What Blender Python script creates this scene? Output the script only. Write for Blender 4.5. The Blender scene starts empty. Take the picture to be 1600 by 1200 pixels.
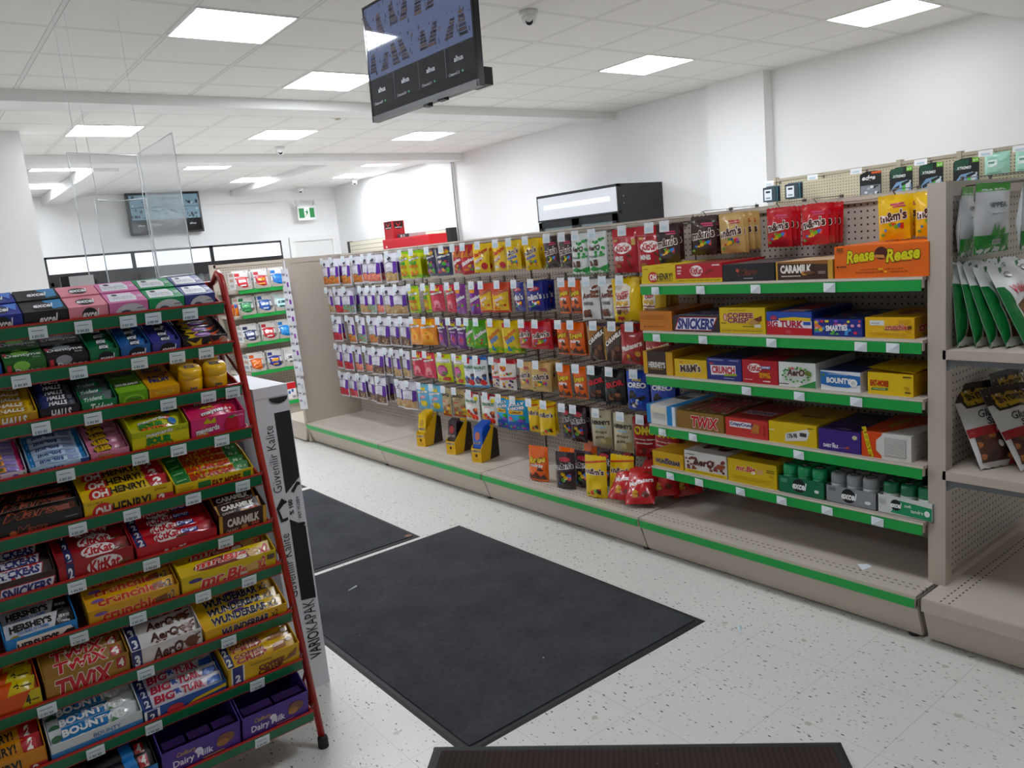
import bpy, math, random
from mathutils import Matrix, Vector, noise, geometry
R = math.radians
random.seed(7)
S = bpy.context.scene
COL = S.collection

# ---------------------------------------------------------------- camera
CAM_H = 1.43
yaw, pitch, roll, FPX = 0.652472062, -0.173053379, -0.094995705, 1228.17307
fw = Vector((math.sin(yaw)*math.cos(pitch), math.cos(yaw)*math.cos(pitch), math.sin(pitch)))
r0 = Vector((math.cos(yaw), -math.sin(yaw), 0)); u0 = r0.cross(fw)
rt = r0*math.cos(roll) + u0*math.sin(roll)
up = u0*math.cos(roll) - r0*math.sin(roll)
cd = bpy.data.cameras.new('camera')
cd.sensor_fit = 'HORIZONTAL'; cd.sensor_width = 36.0
cd.lens = FPX*36.0/1600.0
cd.clip_start = 0.05
cam = bpy.data.objects.new('camera', cd); COL.objects.link(cam)
cam.matrix_world = Matrix(((rt.x, up.x, -fw.x, 0), (rt.y, up.y, -fw.y, 0), (rt.z, up.z, -fw.z, CAM_H), (0, 0, 0, 1)))
S.camera = cam

# ---------------------------------------------------------------- view, world, light levels
S.view_settings.view_transform = 'Standard'
S.view_settings.look = 'None'
S.view_settings.gamma = 1.0
S.view_settings.use_curve_mapping = False
S.view_settings.exposure = 1.96
PANEL_STRENGTH = 9.0          # luminous ceiling panels
HEADER_STRENGTH = .21         # lit fridge and cooler headers
w = bpy.data.worlds.new('world'); S.world = w; w.use_nodes = True
w.node_tree.nodes['Background'].inputs[0].default_value = (0.9, 0.95, 1, 1)
w.node_tree.nodes['Background'].inputs[1].default_value = 0.0
try:
    S.cycles.use_denoising = True
    S.cycles.max_bounces = 8; S.cycles.diffuse_bounces = 5; S.cycles.transparent_max_bounces = 12
    S.cycles.sample_clamp_indirect = 6.0
except Exception:
    pass
# centre x, centre y of every 2x2 foot luminous panel in the ceiling grid
PANELS = [(1.907, 4.937, 'nearest the clear plastic screens'), (3.137, 6.145, 'behind the hanging screen, before the first beam'),
          (5.595, 4.937, 'to the right of the hanging screen'), (6.213, 3.12, 'beside the right wall, nearest the camera'),
          (1.907, 8.57, 'left of the middle bay, above the white partition end'), (3.752, 8.67, 'in the centre of the bay between the two beams'),
          (5.595, 8.67, 'right of the middle bay, below the hanging screen'), (3.752, 11.2, 'left of the diagonal dropped soffit, beyond the second beam'),
          (1.907, 11.15, 'beyond the second beam at far left'), (1.907, 13.1, 'deepest at far left near the back wall'),
          (4.98, 12.93, 'over the lit cooler headers'), (6.69, 12.67, 'by the right wall near the back corner'), (6.45, 11.15, 'just behind the second beam near the right wall')]
UNSEEN_FILL_PANELS = [(1.907, 1.2, 'added as fill light overhead near the camera, above the picture'), (-1.2, 4.94, 'added as fill light over the counter at left, outside the picture'), (4.98, .6, 'added as fill light overhead at right, behind the near end unit'), (-1.2, 2.6, 'added to brighten the far left counter end, outside the picture')]  # extra panels out of view, added only to even out the light

# ---------------------------------------------------------------- materials
_m = {}
def lin(h):
    h = h.lstrip('#')
    c = [int(h[i:i+2], 16)/255 for i in (0, 2, 4)]
    return [x/12.92 if x <= .04045 else ((x+.055)/1.055)**2.4 for x in c] + [1.0]
def M(h, rough=.45, metal=0.0, coat=0.0):
    k = (h, rough, metal, coat)
    if k not in _m:
        m = bpy.data.materials.new('paint_%s' % h.lstrip('#')); m.use_nodes = True
        b = m.node_tree.nodes['Principled BSDF']
        c = lin(h); g = .2126*c[0] + .7152*c[1] + .0722*c[2]      # packaging inks are a little more vivid than an sRGB swatch
        b.inputs['Base Color'].default_value = [max(0, min(1, g+(x-g)*1.1)) for x in c[:3]] + [1]
        b.inputs['Roughness'].default_value = rough
        b.inputs['Metallic'].default_value = metal
        b.inputs['Coat Weight'].default_value = coat
        _m[k] = m
    return _m[k]
def emis(h, s, rough=.5):
    k = ('e', h, s, rough)
    if k not in _m:
        m = bpy.data.materials.new('glow_%s' % h.lstrip('#')); m.use_nodes = True
        b = m.node_tree.nodes['Principled BSDF']
        b.inputs['Base Color'].default_value = [c*.55 for c in lin(h)[:3]] + [1] if rough > .2 else (.02, .02, .025, 1)
        b.inputs['Roughness'].default_value = rough
        b.inputs['Emission Color'].default_value = lin(h)
        b.inputs['Emission Strength'].default_value = s
        _m[k] = m
    return _m[k]
class NT:
    """tiny node builder"""
    def __init__(s, name, rough=.5):
        s.m = bpy.data.materials.new(name); s.m.use_nodes = True
        s.t = s.m.node_tree; s.b = s.t.nodes['Principled BSDF']; s.b.inputs['Roughness'].default_value = rough
        s.co = s.t.nodes.new('ShaderNodeTexCoord').outputs['Object']
    def n(s, typ, **kw):
        x = s.t.nodes.new(typ)
        for k, v in kw.items():
            if hasattr(x, k): setattr(x, k, v)
        return x
    def l(s, a, b): s.t.links.new(a, b)
    def math(s, op, a, b=None, c=None):
        x = s.n('ShaderNodeMath', operation=op)
        for i, v in enumerate((a, b, c)):
            if v is None: continue
            if isinstance(v, (int, float)): x.inputs[i].default_value = v
            else: s.l(v, x.inputs[i])
        return x.outputs[0]
    def xyz(s):
        x = s.n('ShaderNodeSeparateXYZ'); s.l(s.co, x.inputs[0]); return x.outputs
    def mix(s, f, a, b):
        x = s.n('ShaderNodeMix', data_type='RGBA')
        for i, v in ((0, f), (6, a), (7, b)):
            if isinstance(v, str): x.inputs[i].default_value = lin(v)
            elif isinstance(v, (int, float)): x.inputs[i].default_value = v
            else: s.l(v, x.inputs[i])
        return x.outputs[2]
    def cell(s, a, pitch, off=0.0):        # signed distance from the middle of a repeating cell, in metres
        t = s.math('DIVIDE', s.math('SUBTRACT', a, off), pitch)
        return s.math('MULTIPLY', s.math('SUBTRACT', s.math('FRACT', t), .5), pitch)
    def noise(s, scale, detail=3, vec=None):
        x = s.n('ShaderNodeTexNoise'); x.inputs['Scale'].default_value = scale; x.inputs['Detail'].default_value = detail
        s.l(vec or s.co, x.inputs['Vector']); return x.outputs['Fac']
    def bump(s, h, strength=.3, dist=.01):
        x = s.n('ShaderNodeBump'); x.inputs['Strength'].default_value = strength; x.inputs['Distance'].default_value = dist
        s.l(h, x.inputs['Height']); s.l(x.outputs[0], s.b.inputs['Normal'])
    def out(s, col): s.l(col, s.b.inputs['Base Color']); return s.m

def pegboard(axis, base='#b9b0a3'):
    k = ('peg', axis, base)
    if k not in _m:
        t = NT('pegboard', .5); o = t.xyz()
        a = t.cell(o[axis], .0254); z = t.cell(o[2], .0254)
        d = t.math('SQRT', t.math('ADD', t.math('MULTIPLY', a, a), t.math('MULTIPLY', z, z)))
        _m[k] = t.out(t.mix(t.math('LESS_THAN', d, .0040), base, '#15120f'))
    return _m[k]
def deck_mat(ax, along):      # beige deck with two rows of punched slots near the front edge (ax = distance from the front)
    k = ('deck', ax, along)
    if k not in _m:
        t = NT('perforated_deck', .42); o = t.xyz()
        dash = t.math('LESS_THAN', t.math('ABSOLUTE', t.cell(o[along], .0254)), .0055)
        rows = None
        for r in (.052, .078):
            q = t.math('LESS_THAN', t.math('ABSOLUTE', t.math('SUBTRACT', o[ax], r)), .0026)
            rows = q if rows is None else t.math('MAXIMUM', rows, q)
        n = t.noise(9, 4)
        _m[k] = t.out(t.mix(t.math('MULTIPLY', dash, rows), t.mix(n, '#bdb3a6', '#c3baad'), '#1c1815'))
    return _m[k]
def floor_mat():
    t = NT('vinyl_tile', .32); o = t.xyz()
    gx = t.math('ABSOLUTE', t.cell(o[0], .305, .02)); gy = t.math('ABSOLUTE', t.cell(o[1], .305, .05))
    seam = t.math('GREATER_THAN', t.math('MAXIMUM', gx, gy), .1517)
    col = t.mix(t.noise(1.3, 4), '#d3d1cb', '#dcdad4')
    for i, (sc, rot, st, th, c) in enumerate(((62, .5, .34, .10, '#5d5852'), (70, 1.2, .32, .085, '#77726a'), (40, 2.3, .45, .075, '#38342f'), (90, .9, .34, .1, '#9a948a'))):
        mp = t.n('ShaderNodeMapping'); mp.inputs['Rotation'].default_value = (0, 0, rot); mp.inputs['Scale'].default_value = (1, st, 1)
        mp.inputs['Location'].default_value = (i*3.1, i*1.7, 0)
        t.l(t.co, mp.inputs[0])
        v = t.n('ShaderNodeTexVoronoi', voronoi_dimensions='2D'); v.inputs['Scale'].default_value = sc; t.l(mp.outputs[0], v.inputs['Vector'])
        sp = t.n('ShaderNodeSeparateXYZ'); t.l(v.outputs['Color'], sp.inputs[0])
        f = t.math('LESS_THAN', v.outputs['Distance'], t.math('MULTIPLY', sp.outputs[0], th*1.5))
        f = t.math('MULTIPLY', f, t.math('GREATER_THAN', sp.outputs[1], .72))
        col = t.mix(f, col, c)
    v = t.n('ShaderNodeTexVoronoi', voronoi_dimensions='2D'); v.inputs['Scale'].default_value = 2.6; t.l(t.co, v.inputs['Vector'])
    st = t.math('LESS_THAN', t.math('ADD', v.outputs['Distance'], t.math('MULTIPLY', t.noise(60, 2), .05)), .052)
    col = t.mix(t.math('MULTIPLY', st, .45), col, '#8a7650')
    col = t.mix(t.math('MULTIPLY', seam, .55), col, '#8f8a80')
    r = t.math('ADD', t.math('MULTIPLY', t.noise(3, 3), .18), .26); t.l(r, t.b.inputs['Roughness'])
    return t.out(col)
def ceiling_mat():
    t = NT('tegular_ceiling', .85); o = t.xyz()
    gx = t.math('ABSOLUTE', t.cell(o[0], .615, .985)); gy = t.math('ABSOLUTE', t.cell(o[1], .605, 4.03))
    ex = t.math('SUBTRACT', .3075, gx); ey = t.math('SUBTRACT', .3025, gy)
    e = t.math('MINIMUM', ex, ey)
    bar = t.math('LESS_THAN', e, .012)
    edge = t.math('MULTIPLY', t.math('GREATER_THAN', e, .012), t.math('LESS_THAN', e, .017))
    col = t.mix(t.noise(120, 2), '#e2e0dd', '#e8e6e3')
    col = t.mix(bar, col, '#dddcda'); col = t.mix(edge, col, '#bab7b3')
    h = t.math('SUBTRACT', t.math('MULTIPLY', t.noise(260, 2), .2), t.math('MULTIPLY', edge, .35)); t.bump(h, .3, .004)
    return t.out(col)
def carpet_mat(a, b, ribs=None):
    t = NT('carpet', .95)
    n = t.noise(420, 3); p = t.noise(5, 6); q = t.noise(46, 4)
    f = t.math('MULTIPLY', t.math('ADD', n, t.math('MULTIPLY', q, 1.4)), .45)
    col = t.mix(f, a, b)
    col = t.mix(t.math('MULTIPLY', t.math('SUBTRACT', p, .35), 1.5), col, a)
    for sc, th, cut, c in ((9, .03, .6, '#b9b9b6'), (17, .04, .7, '#8f8f8d'), (26, .05, .78, '#77777a')):
        v = t.n('ShaderNodeTexVoronoi'); v.inputs['Scale'].default_value = sc; t.l(t.co, v.inputs['Vector'])
        sp = t.n('ShaderNodeSeparateXYZ'); t.l(v.outputs['Color'], sp.inputs[0])
        col = t.mix(t.math('MULTIPLY', t.math('LESS_THAN', v.outputs['Distance'], th), t.math('GREATER_THAN', sp.outputs[0], cut)), col, c)
    if ribs is not None:
        o = t.xyz(); rb = t.math('GREATER_THAN', t.math('ABSOLUTE', t.cell(o[ribs], .016)), .0045)
        col = t.mix(t.math('MULTIPLY', rb, .55), col, '#120d0b')
    t.bump(n, .6, .004)
    return t.out(col)
def wall_mat(name, a='#e9e9e8'):
    t = NT(name, .7); n = t.noise(2.2, 4)
    t.bump(t.noise(160, 2), .08, .002)
    return t.out(t.mix(n, a, '#eeeeed'))
def acrylic():
    m = bpy.data.materials.new('clear_acrylic'); m.use_nodes = True; t = m.node_tree
    b = t.nodes['Principled BSDF']; out = t.nodes['Material Output']
    b.inputs['Base Color'].default_value = (.93, .95, .97, 1); b.inputs['Roughness'].default_value = .04
    tr = t.nodes.new('ShaderNodeBsdfTransparent'); tr.inputs[0].default_value = (.97, .98, .98, 1)
    fr = t.nodes.new('ShaderNodeFresnel'); fr.inputs[0].default_value = 1.45
    ma = t.nodes.new('ShaderNodeMath'); ma.operation = 'MULTIPLY_ADD'; ma.inputs[1].default_value = .3; ma.inputs[2].default_value = .06
    mx = t.nodes.new('ShaderNodeMixShader')
    t.links.new(fr.outputs[0], ma.inputs[0]); t.links.new(ma.outputs[0], mx.inputs[0])
    t.links.new(tr.outputs[0], mx.inputs[1]); t.links.new(b.outputs[0], mx.inputs[2]); t.links.new(mx.outputs[0], out.inputs[0])
    return m
def film(h, alpha):            # clear plastic tag film or glass pane
    m = bpy.data.materials.new('clear_film'); m.use_nodes = True; b = m.node_tree.nodes['Principled BSDF']
    b.inputs['Base Color'].default_value = lin(h); b.inputs['Roughness'].default_value = .15; b.inputs['Alpha'].default_value = alpha
    return m

# ---------------------------------------------------------------- mesh building
class MB:
    def __init__(s): s.v = []; s.f = []; s.mi = []; s.mats = []; s.sm = []
    def slot(s, m):
        if m not in s.mats: s.mats.append(m)
        return s.mats.index(m)
    def add(s, vs, fs, m, smooth=False):
        o = len(s.v); s.v += [tuple(p) for p in vs]; k = s.slot(m)
        for f in fs: s.f.append(tuple(i+o for i in f)); s.mi.append(k); s.sm.append(smooth)
    def box(s, x0, x1, y0, y1, z0, z1, m):
        v = [(x, y, z) for x in (x0, x1) for y in (y0, y1) for z in (z0, z1)]
        s.add(v, [(0, 1, 3, 2), (4, 6, 7, 5), (0, 4, 5, 1), (2, 3, 7, 6), (0, 2, 6, 4), (1, 5, 7, 3)], m); return s
    def prism(s, pts, a0, a1, axis, m):     # pts in the other two axes (in x,y,z order)
        n = len(pts); v = []
        for a in (a0, a1):
            for p, q in pts: v.append({0: (a, p, q), 1: (p, a, q), 2: (p, q, a)}[axis])
        f = [tuple(range(n-1, -1, -1)), tuple(range(n, 2*n))] + [(i, (i+1) % n, n+(i+1) % n, n+i) for i in range(n)]
        s.add(v, f, m); return s
    def tube(s, pts, r, m, n=8):
        pts = [Vector(p) for p in pts]; v = []; f = []
        for i, p in enumerate(pts):
            d = (pts[min(i+1, len(pts)-1)] - pts[max(i-1, 0)]).normalized()
            a = d.orthogonal().normalized() if i == 0 else (a - d*a.dot(d)).normalized()
            b = d.cross(a)
            for k in range(n):
                t = 2*math.pi*k/n; v.append(p + (a*math.cos(t) + b*math.sin(t))*r)
        for i in range(len(pts)-1):
            for k in range(n):
                f.append((i*n+k, i*n+(k+1) % n, (i+1)*n+(k+1) % n, (i+1)*n+k))
        f.append(tuple(range(n-1, -1, -1))); f.append(tuple((len(pts)-1)*n+k for k in range(n)))
        s.add(v, f, m, True); return s
    def lathe(s, prof, m, n=20, c=(0, 0, 0), axis=2):
        v = []; f = []
        for r, z in prof:
            for k in range(n):
                t = 2*math.pi*k/n; p = (r*math.cos(t), r*math.sin(t), z)
                if axis == 0: p = (p[2], p[0], p[1])
                if axis == 1: p = (p[0], p[2], p[1])
                v.append((p[0]+c[0], p[1]+c[1], p[2]+c[2]))
        for i in range(len(prof)-1):
            for k in range(n): f.append((i*n+k, i*n+(k+1) % n, (i+1)*n+(k+1) % n, (i+1)*n+k))
        f.append(tuple(range(n-1, -1, -1))); f.append(tuple((len(prof)-1)*n+k for k in range(n)))
        s.add(v, f, m, True); return s
    def build(s, name, parent=None, loc=None, rot=None):
        me = bpy.data.meshes.new(name); me.from_pydata(s.v, [], s.f)
        for m in s.mats: me.materials.append(m)
        me.polygons.foreach_set('material_index', s.mi); me.polygons.foreach_set('use_smooth', s.sm)
        me.update(); o = bpy.data.objects.new(name, me); COL.objects.link(o)
        if parent: o.parent = parent
        if loc: o.location = loc
        if rot: o.rotation_euler = rot
        return o
def tag(o, label, cat, group=None, kind=None):
    if label: o['label'] = label
    if cat: o['category'] = cat
    if group: o['group'] = group
    if kind: o['kind'] = kind
    return o
def thing(name, label, cat, loc=(0, 0, 0), rot=(0, 0, 0), group=None):
    o = bpy.data.objects.new(name, None); COL.objects.link(o); o.location = loc; o.rotation_euler = rot
    o.empty_display_size = .05
    return tag(o, label, cat, group)
def struct(o): o['kind'] = 'structure'; return o
def dup(root, label, loc, rot=(0, 0, 0), scale=None, group=None):
    c = root.copy(); COL.objects.link(c); c.location = loc; c.rotation_euler = rot
    if scale: c.scale = scale
    c['label'] = label
    if group: c['group'] = group
    for ch in list(root.children):
        d = ch.copy(); COL.objects.link(d); d.parent = c
        for g in list(ch.children):
            e = g.copy(); COL.objects.link(e); e.parent = d
    return c
NUM = 'one two three four five six seven eight nine ten eleven twelve thirteen fourteen fifteen sixteen seventeen eighteen nineteen twenty'.split()
NUM += ['twenty-' + n for n in NUM[:9]] + ['thirty'] + ['thirty-' + n for n in NUM[:9]]
ORD = 'first second third fourth fifth sixth seventh eighth ninth tenth'.split()

# ---------------------------------------------------------------- printing on packages
_tx = {}
def text_tris(s, bold=0.0, shear=0.0):
    k = (s, bold, shear)
    if k not in _tx:
        c = bpy.data.curves.new('lettering', 'FONT'); c.body = s; c.resolution_u = 2; c.offset = bold; c.shear = shear; c.size = 1
        o = bpy.data.objects.new('lettering', c); me = o.to_mesh(); me.calc_loop_triangles()
        P = [(v.co.x, v.co.y) for v in me.vertices]; T = [tuple(t.vertices) for t in me.loop_triangles]
        o.to_mesh_clear(); bpy.data.objects.remove(o); bpy.data.curves.remove(c)
        _tx[k] = (P, T)
    return _tx[k]
_bb = {}
def bbox(s, shear):
    if (s, shear) not in _bb:
        P, _ = text_tris(s, 0.0, shear)
        xs = [p[0] for p in P] or [0, 1]; ys = [p[1] for p in P] or [0, 1]
        _bb[(s, shear)] = (min(xs), max(xs), min(ys), max(ys))
    return _bb[(s, shear)]
def subdiv(P, T, lim):
    P = list(P); out = []; st = list(T)
    while st:
        a, b, c = st.pop()
        e = [(math.dist(P[a], P[b]), a, b, c), (math.dist(P[b], P[c]), b, c, a), (math.dist(P[c], P[a]), c, a, b)]
        L, i, j, k = max(e)
        if L <= lim: out.append((a, b, c)); continue
        P.append(((P[i][0]+P[j][0])/2, (P[i][1]+P[j][1])/2)); m = len(P)-1
        st += [(i, m, k), (m, j, k)]
    return P, out
def prints(mb, items, W, H, surf, eps=.0005, lim=None, rough=.4):
    """items in fractions of a face W x H; surf(u, v, off) gives the point; each later item lies a hair higher"""
    n = 0
    def put(P, T, col):
        nonlocal n
        n += 1
        if lim: P, T = subdiv(P, T, lim)
        mb.add([surf(x/W, y/H, eps*(1+n*.45)) for x, y in P], T, M(col, rough))
    for it in items:
        k = it[0]
        if k == 'r':
            _, a, b, c, d, col = it
            put([(a*W, b*H), (c*W, b*H), (c*W, d*H), (a*W, d*H)], [(0, 1, 2), (0, 2, 3)], col)
        elif k == 'e':
            _, cu, cv, ru, rv, col = it[:6]; m = 18
            P = [(cu*W, cv*H)] + [((cu+ru*math.cos(2*math.pi*i/m))*W, (cv+rv*math.sin(2*math.pi*i/m))*H) for i in range(m)]
            put(P, [(0, 1+i, 1+(i+1) % m) for i in range(m)], col)
        elif k == 'p':
            P = [(u*W, v*H) for u, v in it[1]]
            T = geometry.tessellate_polygon([[Vector((x, y, 0)) for x, y in P]])
            T = [t if (P[t[1]][0]-P[t[0]][0])*(P[t[2]][1]-P[t[0]][1])-(P[t[2]][0]-P[t[0]][0])*(P[t[1]][1]-P[t[0]][1]) > 0 else (t[0], t[2], t[1]) for t in map(tuple, T)]
            put(P, T, it[2])
        elif k == 'blobs':       # scattered sweets: ('blobs', u0, v0, u1, v1, n, size, colours, seed)
            _, a, b, c, d, m, sz, cols, sd = it; rn = random.Random(sd)
            for i in range(m):
                cu, cv, q = rn.uniform(a, c), rn.uniform(b, d), sz*rn.uniform(.7, 1.2); t0 = rn.uniform(0, 6)
                P = [((cu*W+q*math.cos(t0+2*math.pi*j/7)), (cv*H+q*.75*math.sin(t0+2*math.pi*j/7))) for j in range(7)]
                P = [(min(max(x, a*W), c*W), min(max(y, b*H), d*H)) for x, y in P]
                put(P, [(0, j, j+1) for j in range(1, 6)], cols[i % len(cols)])
                n -= .85
        elif k == 't':           # ('t', text, cu, cv, w, h, colour, {o: outline colour, b: bold, s: shear, r: degrees})
            _, s, cu, cv, wf, hf, col = it[:7]; op = it[7] if len(it) > 7 else {}
            sh = op.get('s', 0.0); x0, x1, y0, y1 = bbox(s, sh); an = R(op.get('r', 0)); ca, sa = math.cos(an), math.sin(an)
            ol = op.get('o')
            bd0 = min(op.get('b', .012), .05 if s.upper() == s else .04)
            for c2, bd in (((ol, bd0 + op.get('ow', .06)*.6),) if ol else ()) + ((col, bd0),):
                P, T = text_tris(s, bd, sh)
                Q = []
                for x, y in P:
                    a = ((x-x0)/(x1-x0+1e-6)-.5)*wf*W; b = ((y-y0)/(y1-y0+1e-6)-.5)*hf*H
                    Q.append((cu*W + a*ca - b*sa, cv*H + a*sa + b*ca))
                put(Q, T, c2)

def carton(mb, W, D, H, cols, P=None, open_lid=False):
    """box, origin at the middle of the front bottom edge; front faces -Y; cols = body or dict of face colours"""
    if isinstance(cols, str): cols = {'*': cols}
    c = lambda k: M(cols.get(k, cols['*']), .42)
    a = W/2; e = .0015
    V = [(-a, 0, 0), (a, 0, 0), (a, D, 0), (-a, D, 0), (-a, 0, H), (a, 0, H), (a, D, H), (-a, D, H)]
    for k, f in (('F', (0, 1, 5, 4)), ('R', (1, 2, 6, 5)), ('B', (2, 3, 7, 6)), ('L', (3, 0, 4, 7)), ('T', (4, 5, 6, 7)), ('D', (3, 2, 1, 0))):
        mb.add([V[i] for i in f], [(0, 1, 2, 3)], c(k))
    for k, its in (P or {}).items():
        if k == 'F': prints(mb, its, W, H, lambda u, v, o: ((u-.5)*W, -o, v*H))
        if k == 'T': prints(mb, its, W, D, lambda u, v, o: ((u-.5)*W, v*D, H+o))
        if k == 'R': prints(mb, its, D, H, lambda u, v, o: (a+o, u*D, v*H))
        if k == 'L': prints(mb, its, D, H, lambda u, v, o: (-a-o, (1-u)*D, v*H))
    return mb
def open_tray(mb, W, D, hf, hb, col, F=(), inner=None, sides=None, L=(), slope=.5):
    """open display box: low front hf, sides rising to the back hb; origin middle of front bottom edge, front faces -Y"""
    t = .002; a = W/2; m = M(col, .45); mi = M(inner or col, .6); ms = M(sides or col, .45)
    mb.box(-a, a, 0, t, 0, hf, m); mb.box(-a, a, D-t, D, 0, hb, mi); mb.box(-a, a, 0, D, 0, t, mi)
    for x in (-a, a-t):
        mb.prism([(0, 0), (D, 0), (D, hb), (D*slope, hb), (0, hf)], x, x+t, 0, ms)
    prints(mb, F, W, hf, lambda u, v, o: ((u-.5)*W, -o, v*hf))
    if L: prints(mb, L, D, hf, lambda u, v, o: (-a-o, (1-u)*D, v*hf))
    return mb
def pillow(mb, W, H, D, base, F=(), crimp='v', seed=0, stand=False, rough=.23, back=None, nu=12, nv=14, top=True, sag=0.0, wr=.16):
    """puffed pouch; front faces -Y; origin top centre (top=True) or bottom centre"""
    z0 = -H if top else 0.0
    def prof(u, v):
        a, b = (u, v) if crimp == 'v' else (v, u)       # b runs along the bag between its crimps
        s = max(0, 1-(2*a-1)**2)**.55
        if stand: q = max(0.0, 1-(max(0, b-.02))**1.3)**.8*min(1, .55+b*4)
        else:
            q = 0 if b < .045 or b > .9 else math.sin(math.pi*((b-.045)/.855)**(.75 if crimp == 'v' else 1))**.6
        return s*q
    def surf(u, v, o, sgn=-1):
        p = prof(u, v); wq = noise.noise(Vector((u*5+seed*3.7, v*7, seed*1.3)))
        y = p*D/2*(1+.25*noise.noise(Vector((u*2, v*2, seed+9.))))+wr*D*wq*min(1, p*1.4+.15)
        nar = 1-.07*p if crimp == 'v' else 1
        narv = 1-.10*p if crimp == 'u' else 1
        x = (u-.5)*W*nar; z = z0+H*(.5+(v-.5)*narv)
        z += .01*H*noise.noise(Vector((u*4, seed, v*2)))
        return Vector((x, sgn*(y+o) + sag*(u-.5)**2, z))
    def grid(sgn, m):
        vs = []; fs = []
        for j in range(nv+1):
            for i in range(nu+1):
                u, v = i/nu, j/nv; p = surf(u, v, .0004, sgn)
                if crimp == 'v' and j in (0, nv): p.z += .004*(1 if i % 2 else -1)*(.5)
                vs.append(p)
        for j in range(nv):
            for i in range(nu):
                q = (j*(nu+1)+i, j*(nu+1)+i+1, (j+1)*(nu+1)+i+1, (j+1)*(nu+1)+i)
                fs.append(q if sgn < 0 else q[::-1])
        mb.add(vs, fs, m, True)
    grid(-1, M(base, rough, 0, .3)); grid(1, M(back or base, rough, 0, .3))
    prints(mb, F, W, H, lambda u, v, o: surf(u, v, o+.0004), eps=.0007, lim=min(.022, .28*min(W, H) if min(W, H) > .05 else .35*min(W, H)), rough=rough)
    return mb
# ---------------------------------------------------------------- the setting
H = 2.89; XR = 7.2; YB = 14.6; XL = -4.0; YF = -3.0
struct(MB().box(XL, XR, YF, YB, -.06, 0, floor_mat()).build('floor'))
struct(MB().box(XL, XR, YF, YB, H, H+.05, ceiling_mat()).build('ceiling'))
wm = wall_mat('painted_wall')
struct(MB().box(XR, XR+.1, YF, YB, 0, H, wm).build('wall_right'))
struct(MB().box(XL, XR, YB, YB+.1, 0, H, wm).build('wall_back'))
struct(MB().box(XL-.1, XL, YF, YB, 0, H, wm).build('wall_left'))
struct(MB().box(XL, XR, YF-.1, YF, 0, H, wm).build('wall_front'))
struct(MB().box(XL, 1.2, 8.65, 8.8, 0, H, wm).build('wall_partition'))
struct(MB().box(7.06, XR, 4.74, 5.43, 0, H, wm).build('wall_pillar'))
struct(MB().box(4.6, XR, YB-.012, YB, 2.66, H, wm).box(4.6, XR, YB-.018, YB, 2.66, 2.675, wm).build('trim_1'))
# dropped beams across the ceiling and two soffits along it
bm = wall_mat('painted_beam', '#e0dfdd')
for i, (x0, x1, y0, y1, d) in enumerate(((XL, XR, 6.88, 7.2, .085), (XL, XR, 10.12, 10.5, .10), (XL, XR, 2.2, 2.58, .11), (5.15, 5.6, 10.5, YB, .10), (2.14, 2.42, 10.5, YB, .14))):
    struct(MB().box(x0, x1, y0, y1, H-d, H, bm).build('trim_%d' % (i+2)))
mc = MB(); mc.box(7.165, XR, 10.36, 10.42, 0, H-.1, M('#d4d4d2', .5)); mc.box(7.155, 7.165, 10.38, 10.40, 0, H-.1, M('#8f9090', .4, .3)); struct(mc.build('trim_8'))
MBk = MB().box(XL, XR, YB-.015, YB, 0, .1, M('#8c8781')); struct(MBk.build('baseboard_back'))
struct(MB().box(XR-.015, XR, YF, YB, 0, .1, M('#8c8781')).build('baseboard_right'))
# back door in its frame
d = MB(); wd = M('#e6e6e4', .5)
d.box(6.14, 6.24, YB-.05, YB, 0, 1.98, wd); d.box(7.02, 7.12, YB-.05, YB, 0, 1.98, wd); d.box(6.24, 7.02, YB-.05, YB, 1.9, 1.98, wd)
d.box(6.24, 7.02, YB-.012, YB, .01, 1.9, M('#dededc', .5)); door = struct(d.build('door_1'))
k = MB(); k.lathe([(.0, 0), (.03, .005), (.03, .02), (.012, .03), (.012, .05), (.028, .06), (.02, .08), (0, .082)], M('#a8a8a6', .3, 1), c=(6.32, YB-.01, 1.0), axis=1)
for v in range(len(k.v)): k.v[v] = (k.v[v][0], 2*(YB-.012)-k.v[v][1], k.v[v][2])
k.build('door_handle', door)

# luminous ceiling panels: a white frame and a glowing diffuser each
pf = MB(); s = .29; fr = M('#efefed', .4)
for a in (-1, 1):
    pf.box(min(a*s, a*.305), max(a*s, a*.305), -.3, .3, -.006, 0, fr); pf.box(-s, s, min(a*s*.99, a*.30), max(a*s*.99, a*.30), -.006, 0, fr)
df = MB(); df.box(-s, s, -s*.985, s*.985, -.004, -.001, emis('#f1f6ff', PANEL_STRENGTH))
L0 = None
for x, y, where in PANELS + UNSEEN_FILL_PANELS:
    lab = 'square luminous ceiling panel ' + where
    if L0 is None:
        L0 = thing('ceiling_light', lab, 'ceiling light', (x, y, H), group='luminous ceiling panels'); pf.build('frame', L0); df.build('diffuser', L0)
    else:
        d2 = dup(L0, lab, (x, y, H))
        if (x > 6.1 and y < 4) or y < 2:          # right-wall panel and the added near ones turned down to balance brightness
            c2 = [q for q in d2.children if q.name.startswith('diffuser')][0]; c2.data = c2.data.copy(); c2.data.materials[0] = emis('#f1f6ff', PANEL_STRENGTH*(.7 if y < 2 else .35))

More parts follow.
